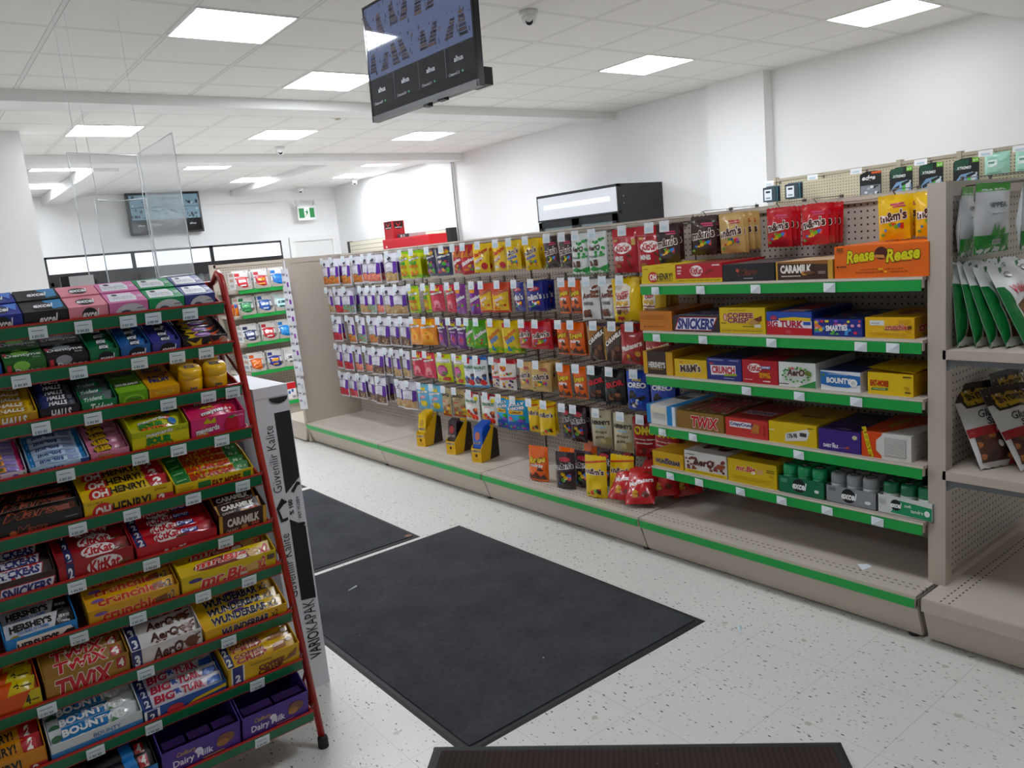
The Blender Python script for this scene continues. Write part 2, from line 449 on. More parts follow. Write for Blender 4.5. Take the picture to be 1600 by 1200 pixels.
# dome cameras and a smoke detector on the ceiling
def dome(x, y, label, z=H):
    t = thing('dome_camera', label, 'security camera', (x, y, z), (0, 0, math.atan2(-x, y)), 'ceiling dome cameras')
    m = MB(); m.lathe([(0, 0), (.062, 0), (.062, -.025), (.05, -.03), (0, -.03)], M('#e8e8e6', .35)); m.build('base', t)
    m = MB(); m.lathe([(0, -.028), (.048, -.028), (.05, -.05), (.042, -.075), (.025, -.09), (0, -.096)], M('#f0f0ee', .3)); e = m.build('eyeball', t)
    m = MB(); m.lathe([(0, 0), (.022, .004), (.024, .0), (.024, -.006), (0, -.008)], M('#0b0b0d', .1), c=(0, -.034, -.07), axis=1); m.build('lens', e)
    return t
dome(3.51, 4.05, 'white dome camera nearest, on the ceiling right of the hanging screen')
dome(4.07, 9.55, 'white dome camera before the second beam, near middle ceiling light')
dome(7.0, 13.3, 'white dome camera high by the right wall near back corner')
dome(6.45, 14.45, 'white dome camera tight in the back corner above the exit sign')
t = thing('smoke_detector', 'round off-white smoke detector on ceiling past the first beam', 'smoke detector', (3.85, 7.5, H))
m = MB(); m.lathe([(0, 0), (.075, 0), (.075, -.02), (.06, -.035), (0, -.04)], M('#dcd8cf', .5)); m.build('housing', t)
m = MB(); m.lathe([(0, -.038), (.03, -.038), (.028, -.05), (0, -.052)], M('#c9c5ba', .5)); m.build('sensor_cap', t)

# exit sign: green running-man plate with two lamp heads
t = thing('exit_sign', 'green running-man exit sign with two lamp heads over back door', 'exit sign', (6.5, 14.45, 2.28))
m = MB(); m.box(-.18, .18, -.03, .03, 0, .27, M('#e9e9e7', .4)); m.build('housing', t)
m = MB(); m.box(-.02, .02, .03, .15, .12, .16, M('#d9d9d6', .4)); m.build('wall_bracket', t)
g = emis('#12803f', .16); wt = emis('#f2fff6', .22)
m = MB(); m.box(-.155, .155, -.034, -.03, .045, .225, g); m.box(-.05, .055, -.036, -.034, .045, .225, wt)
def man(P): m.add([(x, -.0375, z) for x, z in P], [tuple(range(len(P)))], M('#0c6b35', .5))
man([(.0, .2), (.02, .2), (.02, .18), (.0, .18)]); man([(-.02, .175), (.025, .17), (.015, .115), (-.012, .118)])
man([(-.012, .12), (.004, .118), (-.018, .085), (-.04, .06), (-.048, .066), (-.03, .09)]); man([(.0, .12), (.015, .115), (.032, .09), (.022, .058), (.012, .06), (.02, .088)])
man([(-.02, .172), (-.045, .145), (-.038, .138), (-.015, .158)]); man([(.02, .17), (.042, .14), (.035, .134), (.015, .155)])
m.build('sign_plate', t)
for sx in (-1, 1):
    m = MB(); m.tube([(sx*.15, 0, .26), (sx*.17, -.01, .31), (sx*.18, -.03, .33)], .012, M('#cfcfcd', .4))
    a = m.build('lamp_arm', t); m = MB(); m.lathe([(0, 0), (.04, .002), (.045, .02), (.03, .05), (0, .055)], M('#d9d9d6', .3), c=(sx*.18, -.075, .335), axis=1); m.build('lamp_head', a)

# ---------------------------------------------------------------- floor mats
def mat_thing(label, x0, x1, y0, y1, z, fab, rub, rot=0, c=None, corner=None):
    cx, cy = c or ((x0+x1)/2, (y0+y1)/2)
    t = thing('floor_mat', label, 'floor mat', (cx, cy, z), (0, 0, rot)); a, b = (x1-x0)/2, (y1-y0)/2; e = .028
    m = MB(); P = [(-a, -b), (a, -b), (a, b), (-a, b)]; Q = [(x*(1-.012/a), y*(1-.012/b)) for x, y in P]
    m.add([(x, y, 0) for x, y in P]+[(x, y, .004) for x, y in Q], [(3, 2, 1, 0), (4, 5, 6, 7)]+[(i, (i+1) % 4, 4+(i+1) % 4, 4+i) for i in range(4)], rub); m.build('rubber_border', t)
    m = MB(); m.box(-a+e, a-e, -b+e, b-e, .0035, .0075, fab); m.build('carpet', t); return t
ch = carpet_mat('#17191c', '#4b4e54'); rb = M('#1b1c1e', .65)
mat_thing('large charcoal carpet mat in the centre of the aisle floor', 1.06, 2.145, 1.767, 3.385, 0, ch, rb)
m2 = mat_thing('second charcoal mat, behind the centre mat, with brown corner spot', .85, 1.92, 3.412, 4.775, 0, ch, rb)
m = MB(); m.lathe([(0, .0078), (.016, .0082), (.02, .0078)], M('#7a5a44', .6), c=(.49, -.635, 0)); m.build('brand_stud', m2)
mat_thing('farthest charcoal mat, a corner visible beyond the second mat', .85, 1.92, 4.83, 6.0, 0, ch, rb)
bw = carpet_mat('#1a100c', '#4a362d', 0)
mat_thing('dark brown ribbed mat lying askew at the bottom, over the centre mat', -.572, .572, -.45, .45, .008, bw, rb, R(-45), (1.416-.318, 1.46-.318))
m = MB(); m.add([(0, 0, .001), (.035, .006, .002), (.03, .016, .012), (.004, .012, .003)], [(0, 1, 2, 3)], M('#cfdfe6', .6)); o = m.build('paper_scrap', loc=(2.16, 1.625, 0), rot=(0, 0, .3)); tag(o, 'crumpled pale blue price label lying on the white tile floor', 'paper scrap')
m = MB(); m.add([(0, 0, .001), (.05, .012, .001), (.055, .02, .004), (.01, .008, .001)], [(0, 1, 2, 3)], M('#b9bcc0', .6)); o = m.build('paper_shred', loc=(1.34, 3.08, .0085)); tag(o, 'thin pale paper shred lying on the big centre mat', 'paper scrap')

# ---------------------------------------------------------------- long gondola, four sections
BG = '#bcb2a5'; beige = M(BG, .42); beige2 = M('#b3a99c', .45); dk = M('#1a1613', .6); GRN = M('#2f9f4d', .4)
XG = 2.975; Y0 = 1.172; SEC = 1.2145
WHERE = ['nearest the camera, carrying five shelves of boxes', 'second from the camera, hung with bars and oversized bags', 'third from the camera, hung with sweets bags', 'farthest, hung with clear nut bags']
sections = []
for i in range(4):
    a, b = -SEC/2+.004, SEC/2-.004
    t = thing('gondola_section', 'beige pegboard gondola section, ' + WHERE[i], 'store shelving', (XG, Y0+SEC*(i+.5), 0), group='sections of the long gondola')
    sections.append(t)
    MB().box(0, .012, a, b, .165, 1.47, pegboard(1)).build('back_panel', t)
    m = MB(); m.box(-.004, .05, -SEC/2, -SEC/2+.016, 0, 1.49, beige2); m.box(-.006, -.003, -SEC/2, -SEC/2+.005, .17, 1.47, dk); m.build('upright', t)
    m = MB(); m.box(-.012, .052, a, b, 1.468, 1.495, beige); m.box(-.014, -.006, a, b, 1.478, 1.490, M('#d2c9bc', .35)); m.build('top_rail', t)
    ax = a - (.022 if i == 0 else 0)
    m = MB(); m.box(0, .505, ax, b, .158, .170, deck_mat(0, 1)); m.build('base_deck', t, loc=(-.505, 0, 0))
    m = MB(); m.prism([(-.497, .128), (-.457, .010), (-.44, .010), (-.477, .135)], ax, b, 1, beige)
    sd = [(-.494, .158), (-.494, .128), (-.452, .01), (-.02, .01), (-.02, .158)]; sm_ = M('#4a443d', .6); m.prism(sd, ax-.003, ax-.001, 1, beige2 if i == 0 else sm_); m.prism(sd, b+.001, b+.003, 1, sm_); m.build('kick_plate', t)
    m = MB(); m.box(-.507, -.495, ax+.002, b-.002, .124, .166, beige); m.box(-.5095, -.507, ax+.004, b-.004, .127, .158, GRN); m.build('price_channel', t)
    m = MB(); m.lathe([(0, 0), (.022, 0), (.022, .008), (.008, .012), (.008, .03), (0, .03)], dk, c=(-.44, a+.01, 0), n=12); m.build('levelling_foot', t)
    m = MB(); m.box(.052, .066, a, b, .165, 1.47, beige2); m.box(.066, .56, a, b, .01, .165, beige2); m.build('rear_side', t)
paper = M('#e9f2f6', .55); ink = M('#8fa3ad', .6)
SHELVES = [(1.212, (.06, .3, .56, .86)), (1.008, (.05, .3, .62, .97, 1.08)), (.812, (.5, .73, .95)), (.585, (.05, .22, .72)), (.388, (.08, .24, .45, .64, .83, 1.02))]
for k, (z, labs) in enumerate(SHELVES):
    t = sections[0]; a, b = -SEC/2+.004, SEC/2-.004
    m = MB(); m.box(-.40, -.002, a, b, z-.012, z, beige); m.box(-.40, -.388, a, b, z-.035, z-.012, beige)
    m.box(-.402, -.396, a, b, z-.008, z, M('#d5ccbe', .35))
    for q in (a+.012, b-.014):
        m.prism([(-.36, z-.012), (-.002, z-.012), (-.002, z-.075), (-.1, z-.06)], q, q+.003, 1, M('#6e6a66', .5))
    sh = m.build('shelf', t)
    m = MB(); m.box(-.4035, -.400, a+.004, b-.004, z-.045, z-.010, GRN); m.build('price_channel', sh)
    for q in labs:
        y = b-q-.03; m = MB(); dy = .022
        m.add([(-.4045, y+dy, z-.044), (-.4045, y-dy, z-.046), (-.412, y-dy*1.2, z-.012), (-.4045, y+dy, z-.012)], [(0, 1, 2), (0, 2, 3)], paper)
        m.add([(-.4052, y+dy*.7, z-.030), (-.4056, y-dy*.6, z-.031), (-.4056, y-dy*.6, z-.026), (-.4052, y+dy*.7, z-.025)], [(0, 1, 2, 3)], ink)
        m.build('price_label', sh)
m = MB(); m.add([(0, 0, .001), (.05, -.01, .001), (.055, .008, .004), (.02, .03, .010)], [(0, 1, 2, 3)], paper); o = m.build('loose_price_label', loc=(2.55, 1.38, .17)); tag(o, 'fallen pale blue price label lying on empty beige bottom deck', 'paper scrap')

# near end cap
t = thing('end_shelf_unit', 'beige end unit with pegboard back and two shelves, right edge', 'store shelving', (2.60, 1.147, 0))
m = MB(); m.box(.045, .87, -.015, .0, .17, 1.455, pegboard(0)); m.build('back_panel', t)
m = MB(); m.box(0, .05, -.03, .026, .166, 1.5, beige); m.box(.05, .056, -.022, .0, .166, 1.5, beige2); m.build('end_post', t)
m = MB(); m.box(.86, .91, -.03, .026, .166, 1.5, beige); m.build('end_post', t)
m = MB(); m.box(.05, .86, -.028, .02, 1.455, 1.5, beige); m.build('top_rail', t)
m = MB(); m.box(.05, .86, -.03, -.015, .166, .195, beige); m.build('bottom_rail', t)
m = MB(); m.box(-.13, 1.04, -.50, .132, .160, .170, deck_mat(1, 0)); m.build('base_deck', t, loc=(0, -.144, 0))
m = MB(); m.box(-.135, -.12, -.64, -.012, .125, .168, beige); m.box(-.13, 1.04, -.65, -.635, .125, .168, beige)
m.prism([(-.127, .13), (-.085, .010), (-.065, .010), (-.107, .13)], -.64, -.015, 1, beige); m.prism([(-.64, .13), (-.59, .012), (-.57, .012), (-.62, .13)], -.12, 1.03, 0, beige); m.build('kick_plate', t)
for z in (.974, .572):
    m = MB(); m.box(.0, .90, -.46, -.02, z-.012, z, beige); m.box(.0, .012, -.46, -.02, z-.03, z-.012, beige); m.box(.012, .9, -.46, -.448, z-.035, z-.012, beige)
    sh = m.build('shelf', t); m = MB(); m.prism([(-.44, z-.03), (-.02, z-.03), (-.02, z-.075), (-.06, z-.05), (-.44, z-.048)], .008, .012, 0, M('#6d7073', .5)); m.build('bracket', sh)

# far end cap: a blank panel seen from the gondola side
t = thing('end_shelf_unit', 'blank beige end panel closing the far end of gondola', 'store shelving', (2.47, 6.03, 0))
m = MB(); m.box(0, 1.05, .0, .04, .168, 1.5, beige)
for q in ((0, .045, .168, 1.5), (1.0, 1.05, .168, 1.5), (.045, 1.0, 1.46, 1.5), (.045, 1.0, .168, .235)): m.box(q[0], q[1], -.004, 0, q[2], q[3], beige)
m.build('panel', t)
m = MB(); m.box(-.01, 1.07, .002, .56, .155, .168, beige); m.box(.02, 1.0, .002, .04, .01, .155, beige); m.prism([(.0, .155), (.55, .155), (.47, .012), (.06, .012)], 0.0, .02, 0, beige); m.prism([(-.01, .155), (.02, .155), (.09, .012), (.06, .012)], .0, .5, 1, beige); m.box(.06, 1.0, .46, .48, .01, .155, beige); m.build('base_deck', t)
# ---------------------------------------------------------------- hanging screen over the aisle
t = thing('hanging_screen', 'large flat screen hung from ceiling showing camera pictures', 'television', (2.273, 4.012, 2.174))
WS, HS = .96, .60
t.rotation_euler = (R(-1.5), 0, R(-88))
m = MB(); m.box(0, WS, 0, .035, 0, HS, M('#0c0c0e', .25)); m.box(.12, WS-.12, .035, .06, .06, HS-.1, M('#141416', .5)); m.build('casing', t)
m = MB(); b = .012; sl = M('#9a9ca0', .25, 1)
for q in ((0, WS, 0, .03), (0, WS, HS-b, HS), (0, b, 0, HS), (WS-b, WS, 0, HS)): m.box(q[0], q[1], -.004, .004, q[2], q[3], sl if q[3] == .03 else M('#101012', .2))
m.build('bezel', t)
DARKC = ['#3f3a44', '#5a4a50', '#2b2f36', '#6e5a5c', '#48506a', '#7a6a66', '#3b3340', '#8a6a60']
m = MB(); glass = NT('screen_glass', .07); glass.b.inputs['Emission Color'].default_value = lin('#14171c'); glass.b.inputs['Emission Strength'].default_value = .25
sg = glass.out(glass.mix(.0, '#0d0f12', '#0d0f12'))
m.box(b, WS-b, -.0015, 0, .03, HS-b, sg)
pb = emis('#8293c4', .085, .06); pd = [emis(c, .075, .06) for c in DARKC]; pk = emis('#22262c', .08, .06)
def scr(u0, v0, u1, v1, mt, o=.002): m.add([(u0*WS, -o, v0*HS), (u1*WS, -o, v0*HS), (u1*WS, -o, v1*HS), (u0*WS, -o, v1*HS)], [(0, 1, 2, 3)], mt)
rn = random.Random(3)
scr(.015, .365, .985, .978, pb); scr(.015, .13, .985, .36, pk)
for c in range(4):
    for rw in range(2):
        ux, vx = .02+c*.243, .372+rw*.305
        for q in range(2):      # shelf rows seen obliquely in each little picture
            x0, y0 = ux+.05+q*.1+rn.uniform(-.02, .02), vx+.03+rn.uniform(0, .03); L = rn.uniform(.14, .2); sk = rn.uniform(-.06, .06)
            for e in range(6):
                f = e/6; w2 = .07*(1-f*.5)
                P = [(x0-w2/2+sk*f, y0+L*f), (x0+w2/2+sk*f, y0+L*f), (x0+w2/2*.95+sk*(f+.13), y0+L*(f+.13)), (x0-w2/2*.95+sk*(f+.13), y0+L*(f+.13))]
                m.add([(u*WS, -.0025, min(v, .975)*HS) for u, v in P], [(0, 1, 2, 3)], pd[(c*3+rw+e+q) % 8])
        for q in range(16):
            u, v, a, h2 = ux+rn.uniform(.0, .225), vx+rn.uniform(.01, .27), rn.uniform(.004, .012), rn.uniform(.01, .04)
            scr(u, v, u+a, min(v+h2, .975), pd[q % 8], .0027)
for c in (1, 2, 3): scr(.017+c*.243, .132, .0195+c*.243, .36, emis('#8c9096', .14, .06), .0026)
scr(.015, .36, .985, .363, emis('#6a7078', .1, .06), .0026)
for c in range(4):
    prints(m, [('t', 'alhua', .13+c*.243, .255, .075, .04, '#d8dbe0', {'b': .02}), ('t', 'Channel%d' % (9+c), .085+c*.243, .15, .09, .022, '#b8bcc0'), ('r', .15+c*.243, .143, .165+c*.243, .158, '#3f9a6a')], WS, HS, lambda u, v, o: (u*WS, -.0025-o, v*HS))
m.build('display', t)
m = MB(); m.box(.3, .62, .06, .075, .15, .45, M('#202022', .5)); m.build('mount_plate', t)
m = MB(); m.tube([(.46, .085, .35), (.46, .10, .70)], .022, M('#1a1a1c', .5)); m.build('ceiling_pole', t)
m = MB(); m.box(.8, .92, .035, .12, .02, .1, M('#17181a', .5)); m.build('power_box', t)
m = MB(); m.box(.5, .54, -.002, .03, -.012, 0, M('#1c1c1e', .4)); m.box(.62, .68, .0, .03, -.008, 0, M('#1c1c1e', .4)); m.build('sensor_pod', t)

# screen on the back wall
t = thing('wall_screen', 'black flat screen on back wall, partly behind clear plastic', 'television', (3.36, 14.5, 2.2))
m = MB(); m.box(0, 1.2, -.03, .05, 0, .69, M('#0e0f11', .3)); m.build('casing', t)
m = MB(); m.box(.03, 1.17, -.032, -.03, .03, .66, M('#0d1014', .1)); rn = random.Random(5)
for c in range(4):
    for q in range(2):
        x, z = .04+c*.283, .24+q*.21
        m.box(x, x+.275, -.034, -.032, z, z+.2, emis('#6f8fa0', .11))
        for e in range(9):
            a, bq = x+rn.uniform(0, .23), z+rn.uniform(0, .15); m.box(a, a+rn.uniform(.01, .05), -.036, -.034, bq, bq+rn.uniform(.01, .05), emis(['#20303a', '#3c4a52', '#a8c0c8', '#1a2024'][e % 4], .11))
    prints(m, [('t', 'alhua', .145+c*.236, .22, .09, .05, '#c8ccd0')], 1.2, .69, lambda u, v, o: (u*1.2, -.034-o, v*.69))
m.build('display', t)

# ---------------------------------------------------------------- coolers
def cooler(x, label, glassy=True):
    t = thing('glass_door_cooler', label, 'cooler', (x, 13.9, 0), group='coolers along the back wall'); W = 1.255
    bk = M('#0d0e10', .35)
    m = MB(); m.box(0, W, .05, .68, 0, 1.92, bk); m.box(0, .03, 0, .05, 0, 1.92, bk); m.box(W-.03, W, 0, .05, 0, 1.92, bk); m.box(0, W, 0, .05, 1.885, 1.92, bk); m.box(0, W, -.005, .05, 1.53, 1.655, bk); m.build('cabinet', t)
    m = MB(); m.box(.03, W-.03, .0, .05, 1.655, 1.885, emis('#e8f0fb', HEADER_STRENGTH)); m.build('lit_header', t)
    for q in range(2):
        x0 = .03+q*(W-.06)/2; x1 = x0+(W-.06)/2
        m = MB()
        for z in ((x0, x0+.04, .1, 1.53), (x1-.04, x1, .1, 1.53), (x0, x1, .1, .16), (x0, x1, 1.47, 1.53)): m.box(z[0], z[1], -.02, .02, z[2], z[3], bk)
        dr = m.build('door', t); m = MB(); m.box(x0+.04, x1-.04, 0, .006, .16, 1.47, film('#5a666c', .35)); m.build('glass_pane', dr)
        m = MB()
        rn = random.Random(q+int(x*10))
        for z in (.25, .6, .95, 1.28):
            xx = x0+.05
            while xx < x1-.09:
                wq = rn.uniform(.05, .07); m.box(xx, xx+wq, .03, .05, z, z+rn.uniform(.14, .2), M(rn.choice(['#b8c0c4', '#8a3b2e', '#c7b9a0', '#55687a', '#a9a59a', '#e2e4e4', '#c88a4a']), .4)); xx += wq+.01
        tag(m.build('stocked_drinks', t), None, None, kind='stuff')
cooler(1.93, 'black cooler with lit header on back wall, leftmost by the white partition')
cooler(3.185, 'black cooler with lit header, behind the clear plastic screens')
cooler(4.445, 'black cooler with lit header, rightmost on back wall near door')

t = thing('display_fridge', 'tall black two-door fridge with glowing white header by right wall', 'fridge', (6.45, 6.21, 0))
bk = M('#0f1012', .4); D, W = .74, 1.38
m = MB(); m.box(.05, D, 0, W, 0, 1.995, bk); m.box(0, .05, 0, W, 1.965, 1.995, bk); m.box(0, .05, 0, .02, 1.69, 1.995, bk); m.box(0, .05, W-.02, W, 1.69, 1.995, bk); m.box(-.005, .05, 0, W, 1.68, 1.70, bk); m.box(0, .05, 0, .035, 0, 1.69, bk); m.build('cabinet', t)
m = MB(); m.box(0, .05, .02, W-.02, 1.70, 1.965, emis('#dfe3ea', .10)); hd = m.build('header', t)
m = MB(); m.box(-.004, 0, .13, W-.13, 1.825, 1.868, emis('#ffffff', .9)); m.build('light_tube', hd)
for q in range(2):
    y0 = .03+q*.665; y1 = y0+.655; m = MB()
    for z in ((y0, y0+.06, .08, 1.675), (y1-.06, y1, .08, 1.675), (y0, y1, .08, .15), (y0, y1, 1.60, 1.675)): m.box(-.02, .03, z[0], z[1], z[2], z[3], M('#15171a', .35))
    dr = m.build('door', t); m = MB(); m.box(0, .006, y0+.06, y1-.06, .15, 1.60, film('#9fb0b4', .45)); m.build('glass_pane', dr)
    m = MB(); m.box(-.05, -.02, y1-.045 if q == 0 else y0+.02, y1-.025 if q == 0 else y0+.04, .8, 1.2, M('#2a2c2f', .3)); m.build('handle', dr)
    m = MB(); rn = random.Random(q)
    for z in (.7, 1.05, 1.38):
        yy = y0+.08
        while yy < y1-.12:
            m.box(.03, .05, yy, yy+.06, z, z+rn.uniform(.1, .18), M(rn.choice(['#d8d6cc', '#c9a58a', '#b6c4c8', '#8fa8a0']), .4)); yy += .075
    tag(m.build('stocked_drinks', t), None, None, kind='stuff')
m = MB(); m.box(.03, .05, .04, W-.04, .1, 1.66, M('#9fb2b6', .5)); m.build('interior', t)
m = MB()
for z in (1.86, 1.78): m.lathe([(0, 0), (.008, 0), (.006, -.003), (0, -.003)], M('#c8c8c8', .3, 1), c=(.09, 0, z), n=10, axis=1)
m.build('hinge_bolts', t)

# ---------------------------------------------------------------- counter, screens, white carton beside the candy rack
t = thing('service_counter', 'pale grey high service counter behind the candy rack', 'counter', (-1.4, 2.62, 0))
cg = M('#8d8389', .55)
m = MB(); m.box(0, 2.22, 0, .05, 0, 1.36, cg); m.build('front_panel', t)
m = MB(); m.box(0, 2.22, -.0, .28, 1.36, 1.385, M('#d9d5cd', .4)); m.build('ledge', t)
m = MB(); m.box(0, 2.2, .05, .7, .9, .93, M('#cfcbc4', .4)); m.box(2.16, 2.21, .05, .7, 0, .9, cg); m.build('worktop', t)
t = thing('flat_pack_carton', 'tall white door-leaf carton with black printing beside candy rack', 'carton', (.9, 2.455, 0))
cw = '#dadade'; W, D, Hc = .114, .42, 1.06; fx = lambda x: (x-.843)/W; fz = lambda z: z/Hc
its = [('p', [(fx(.901), fz(.972)), (fx(.901), fz(.70)), (fx(.9545), fz(.745)), (fx(.9545), fz(.972))], '#151517'),
       ('p', [(fx(.900), fz(.612)), (fx(.899), fz(.325)), (fx(.951), fz(.318)), (fx(.951), fz(.575))], '#151517'),
       ('t', 'Güvenilir Kalite', fx(.876), fz(.822), .225/W, .030/Hc, '#1a1a1c', {'r': 90, 'b': -.006}), ('t', 'Güvenilir Kalite', fx(.876), fz(.455), .225/W, .030/Hc, '#1a1a1c', {'r': 90, 'b': -.006}),
       ('t', 'VARIO', fx(.921), fz(.155), .095/W, .042/Hc, '#0e0e10', {'r': 90, 'b': .012}), ('t', 'KAPAK', fx(.921), fz(.262), .11/W, .042/Hc, '#1a1a1c', {'r': 90, 'b': -.008}),
       ('t', '% 100', fx(.911), fz(.652), .05/W, .014/Hc, '#0e0e10', {'r': 90, 'b': .03}), ('t', 'PET YÜZEY', fx(.936), fz(.645), .075/W, .012/Hc, '#1a1a1c', {'r': 90}),
       ('p', [(fx(.862), fz(.66)), (fx(.884), fz(.69)), (fx(.896), fz(.676)), (fx(.892), fz(.69)), (fx(.90), fz(.672)), (fx(.888), fz(.668)), (fx(.87), fz(.652)), (fx(.878), fz(.62)), (fx(.895), fz(.622)), (fx(.895), fz(.612)), (fx(.872), fz(.61))], '#0e0e10'),
       ('p', [(fx(.918), fz(.705)), (fx(.942), fz(.733)), (fx(.952), fz(.728)), (fx(.952), fz(.718)), (fx(.944), fz(.720)), (fx(.928), fz(.698))], '#0e0e10'),
       ('p', [(fx(.908), fz(.588)), (fx(.918), fz(.603)), (fx(.918), fz(.594)), (fx(.95), fz(.59)), (fx(.95), fz(.58)), (fx(.92), fz(.583)), (fx(.92), fz(.575))], '#0e0e10'),
       ('r', 0, fz(1.024), 1, fz(1.0255), '#88888c'),
       ('p', [(fx(.889), fz(1.022)), (fx(.896), fz(1.010)), (fx(.909), fz(1.003)), (fx(.925), fz(1.001)), (fx(.94), fz(1.005)), (fx(.95), fz(1.012)), (fx(.954), fz(1.022))], '#1b1b1e')]
m = MB(); carton(m, W, D, Hc, cw, {'F': its, 'R': [('r', .0, fz(1.024), 1, fz(1.0255), '#88888c'), ('r', .02, 0, .024, 1, '#8d8d92')]}); m.build('carton_body', t)

ac = acrylic()
def sheet(label, pts, z0, z1, wires, th=.003):
    t = thing('acrylic_screen', label, 'plastic screen', (0, 0, 0), group='clear plastic counter screens')
    m = MB(); n = len(pts)
    v = [(x, y, z) for z in (z0, z1) for x, y in pts]; f = [(i, i+1, n+i+1, n+i) for i in range(n-1)]
    m.add(v, f, ac, n > 2); pn = m.build('clear_panel', t)
    edge = M('#e9eef0', .15)
    for path in ([(x, y, z1) for x, y in pts], [(pts[0][0], pts[0][1], z0), (pts[0][0], pts[0][1], z1)], [(pts[-1][0], pts[-1][1], z0), (pts[-1][0], pts[-1][1], z1)], [(x, y, z0) for x, y in pts]):
        m = MB(); m.tube(path, .0022, edge, 6); m.build('polished_edge', t)
    for x, y in wires:
        m = MB(); m.tube([(x, y, z1-.02), (x, y, H)], .0013, M('#f4f4f4', .3), 5); m.lathe([(0, 0), (.012, 0), (.012, -.008), (0, -.01)], M('#d8d8d6', .4), c=(x, y, H), n=10); m.build('hanging_cord', t)
sheet('clear plastic screen, flat and nearest, edge-on above the counter end', [(.95, 3.22), (.95, 3.73)], 1.44, 1.975, [(.95, 3.70)])
sheet('thin clear plastic screen hanging crosswise to left of the others', [(.66, 3.66), (.94, 3.74)], 1.40, 1.965, [(.70, 3.67)])
cv = [(.72+.20*q/10, 3.62+.10*math.sin(q/10*math.pi*.9)-.02*q/10) for q in range(11)]
sheet('curved clear plastic screen, lower than the others, over counter', cv, 1.43, 1.775, [(.735, 3.628)])
t = thing('register_monitor', 'white backed register monitor standing behind top gum boxes', 'monitor', (.42, 2.80, 1.385))
m = MB(); m.box(-.02, .04, -.02, .0, .0, .10, M('#e6e5e6', .4)); m.build('white_back', t); m = MB(); m.prism([(.0, 0), (.0, .10), (.03, .104), (.055, .08), (.065, 0)], -.018, .0, 1, M('#2a2b2f', .35)); m.build('screen_shell', t)
for v in t.children[1].data.vertices: v.co.x += .04
t.scale = (1.15, 1, .8)
m = MB(); carton(m, .12, .07, .045, '#3a2f8a', {'F': [('r', .78, 0, 1, 1, '#b02a3a'), ('r', 0, .7, 1, 1, '#2b2370')], 'T': [('r', .8, 0, 1, 1, '#b02a3a')]}); o = m.build('purple_carton', loc=(.245, 2.64, 1.385)); tag(o, 'small purple and red box on counter ledge behind gum boxes', 'box')

# ---------------------------------------------------------------- razor end unit behind the long gondola
t = thing('toiletries_unit', 'beige pegboard unit with four green-edged shelves of toiletries, background', 'store shelving', (2.47, 7.76, 0))
m = MB(); m.box(.0, 1.1, 0, .02, .16, 1.49, pegboard(0)); m.build('back_panel', t)
m = MB(); m.box(-.03, .02, -.01, .04, 0, 1.52, beige); m.build('end_post', t)
m = MB(); m.box(1.08, 1.12, -.01, .04, 0, 1.52, beige); m.build('end_post', t)
m = MB(); m.box(0, 1.1, -.01, .03, 1.485, 1.515, beige); m.build('top_rail', t)
m = MB(); m.box(0, 1.1, -.46, 0, .15, .165, beige); m.box(0.02, 1.08, -.42, -.40, .01, .15, beige); m.box(.3, 1.1, -.462, -.46, .125, .16, GRN); m.build('base_deck', t)
BIN = [('white display bin with red tissue packs and red front print', '#c9242c', '#f0f0ee'), ('white display bin holding small red and yellow packets', '#c2303c', '#d9a33a'), ('white display bin holding bright blue packs, end of top shelf', '#1673c4', '#2a86d6'),
       ('white display bin holding green packs beside orange glue sticks', '#1f7a48', '#5cb66a'), ('white display bin with maroon band holding blue wrapped packs', '#2656a8', '#dfe7f2'), ('white display bin holding pale aqua packs', '#bfe3e2', '#2a4a52'),
       ('white display bin holding navy packs, left of third shelf', '#1e2c5c', '#dfe3ee'), ('white display bin holding red and white bottles', '#c02430', '#f1ece8'), ('white display bin holding sky blue pouches', '#1d84cf', '#3c98da'),
       ('white display bin holding orange razors, left of the lowest bins', '#e26a1c', '#f08a2c'), ('white display bin with navy and orange wrapped packs', '#27308a', '#e2a03a'), ('white display bin holding grey wrapped packs', '#d9d9d4', '#4a4c50')]
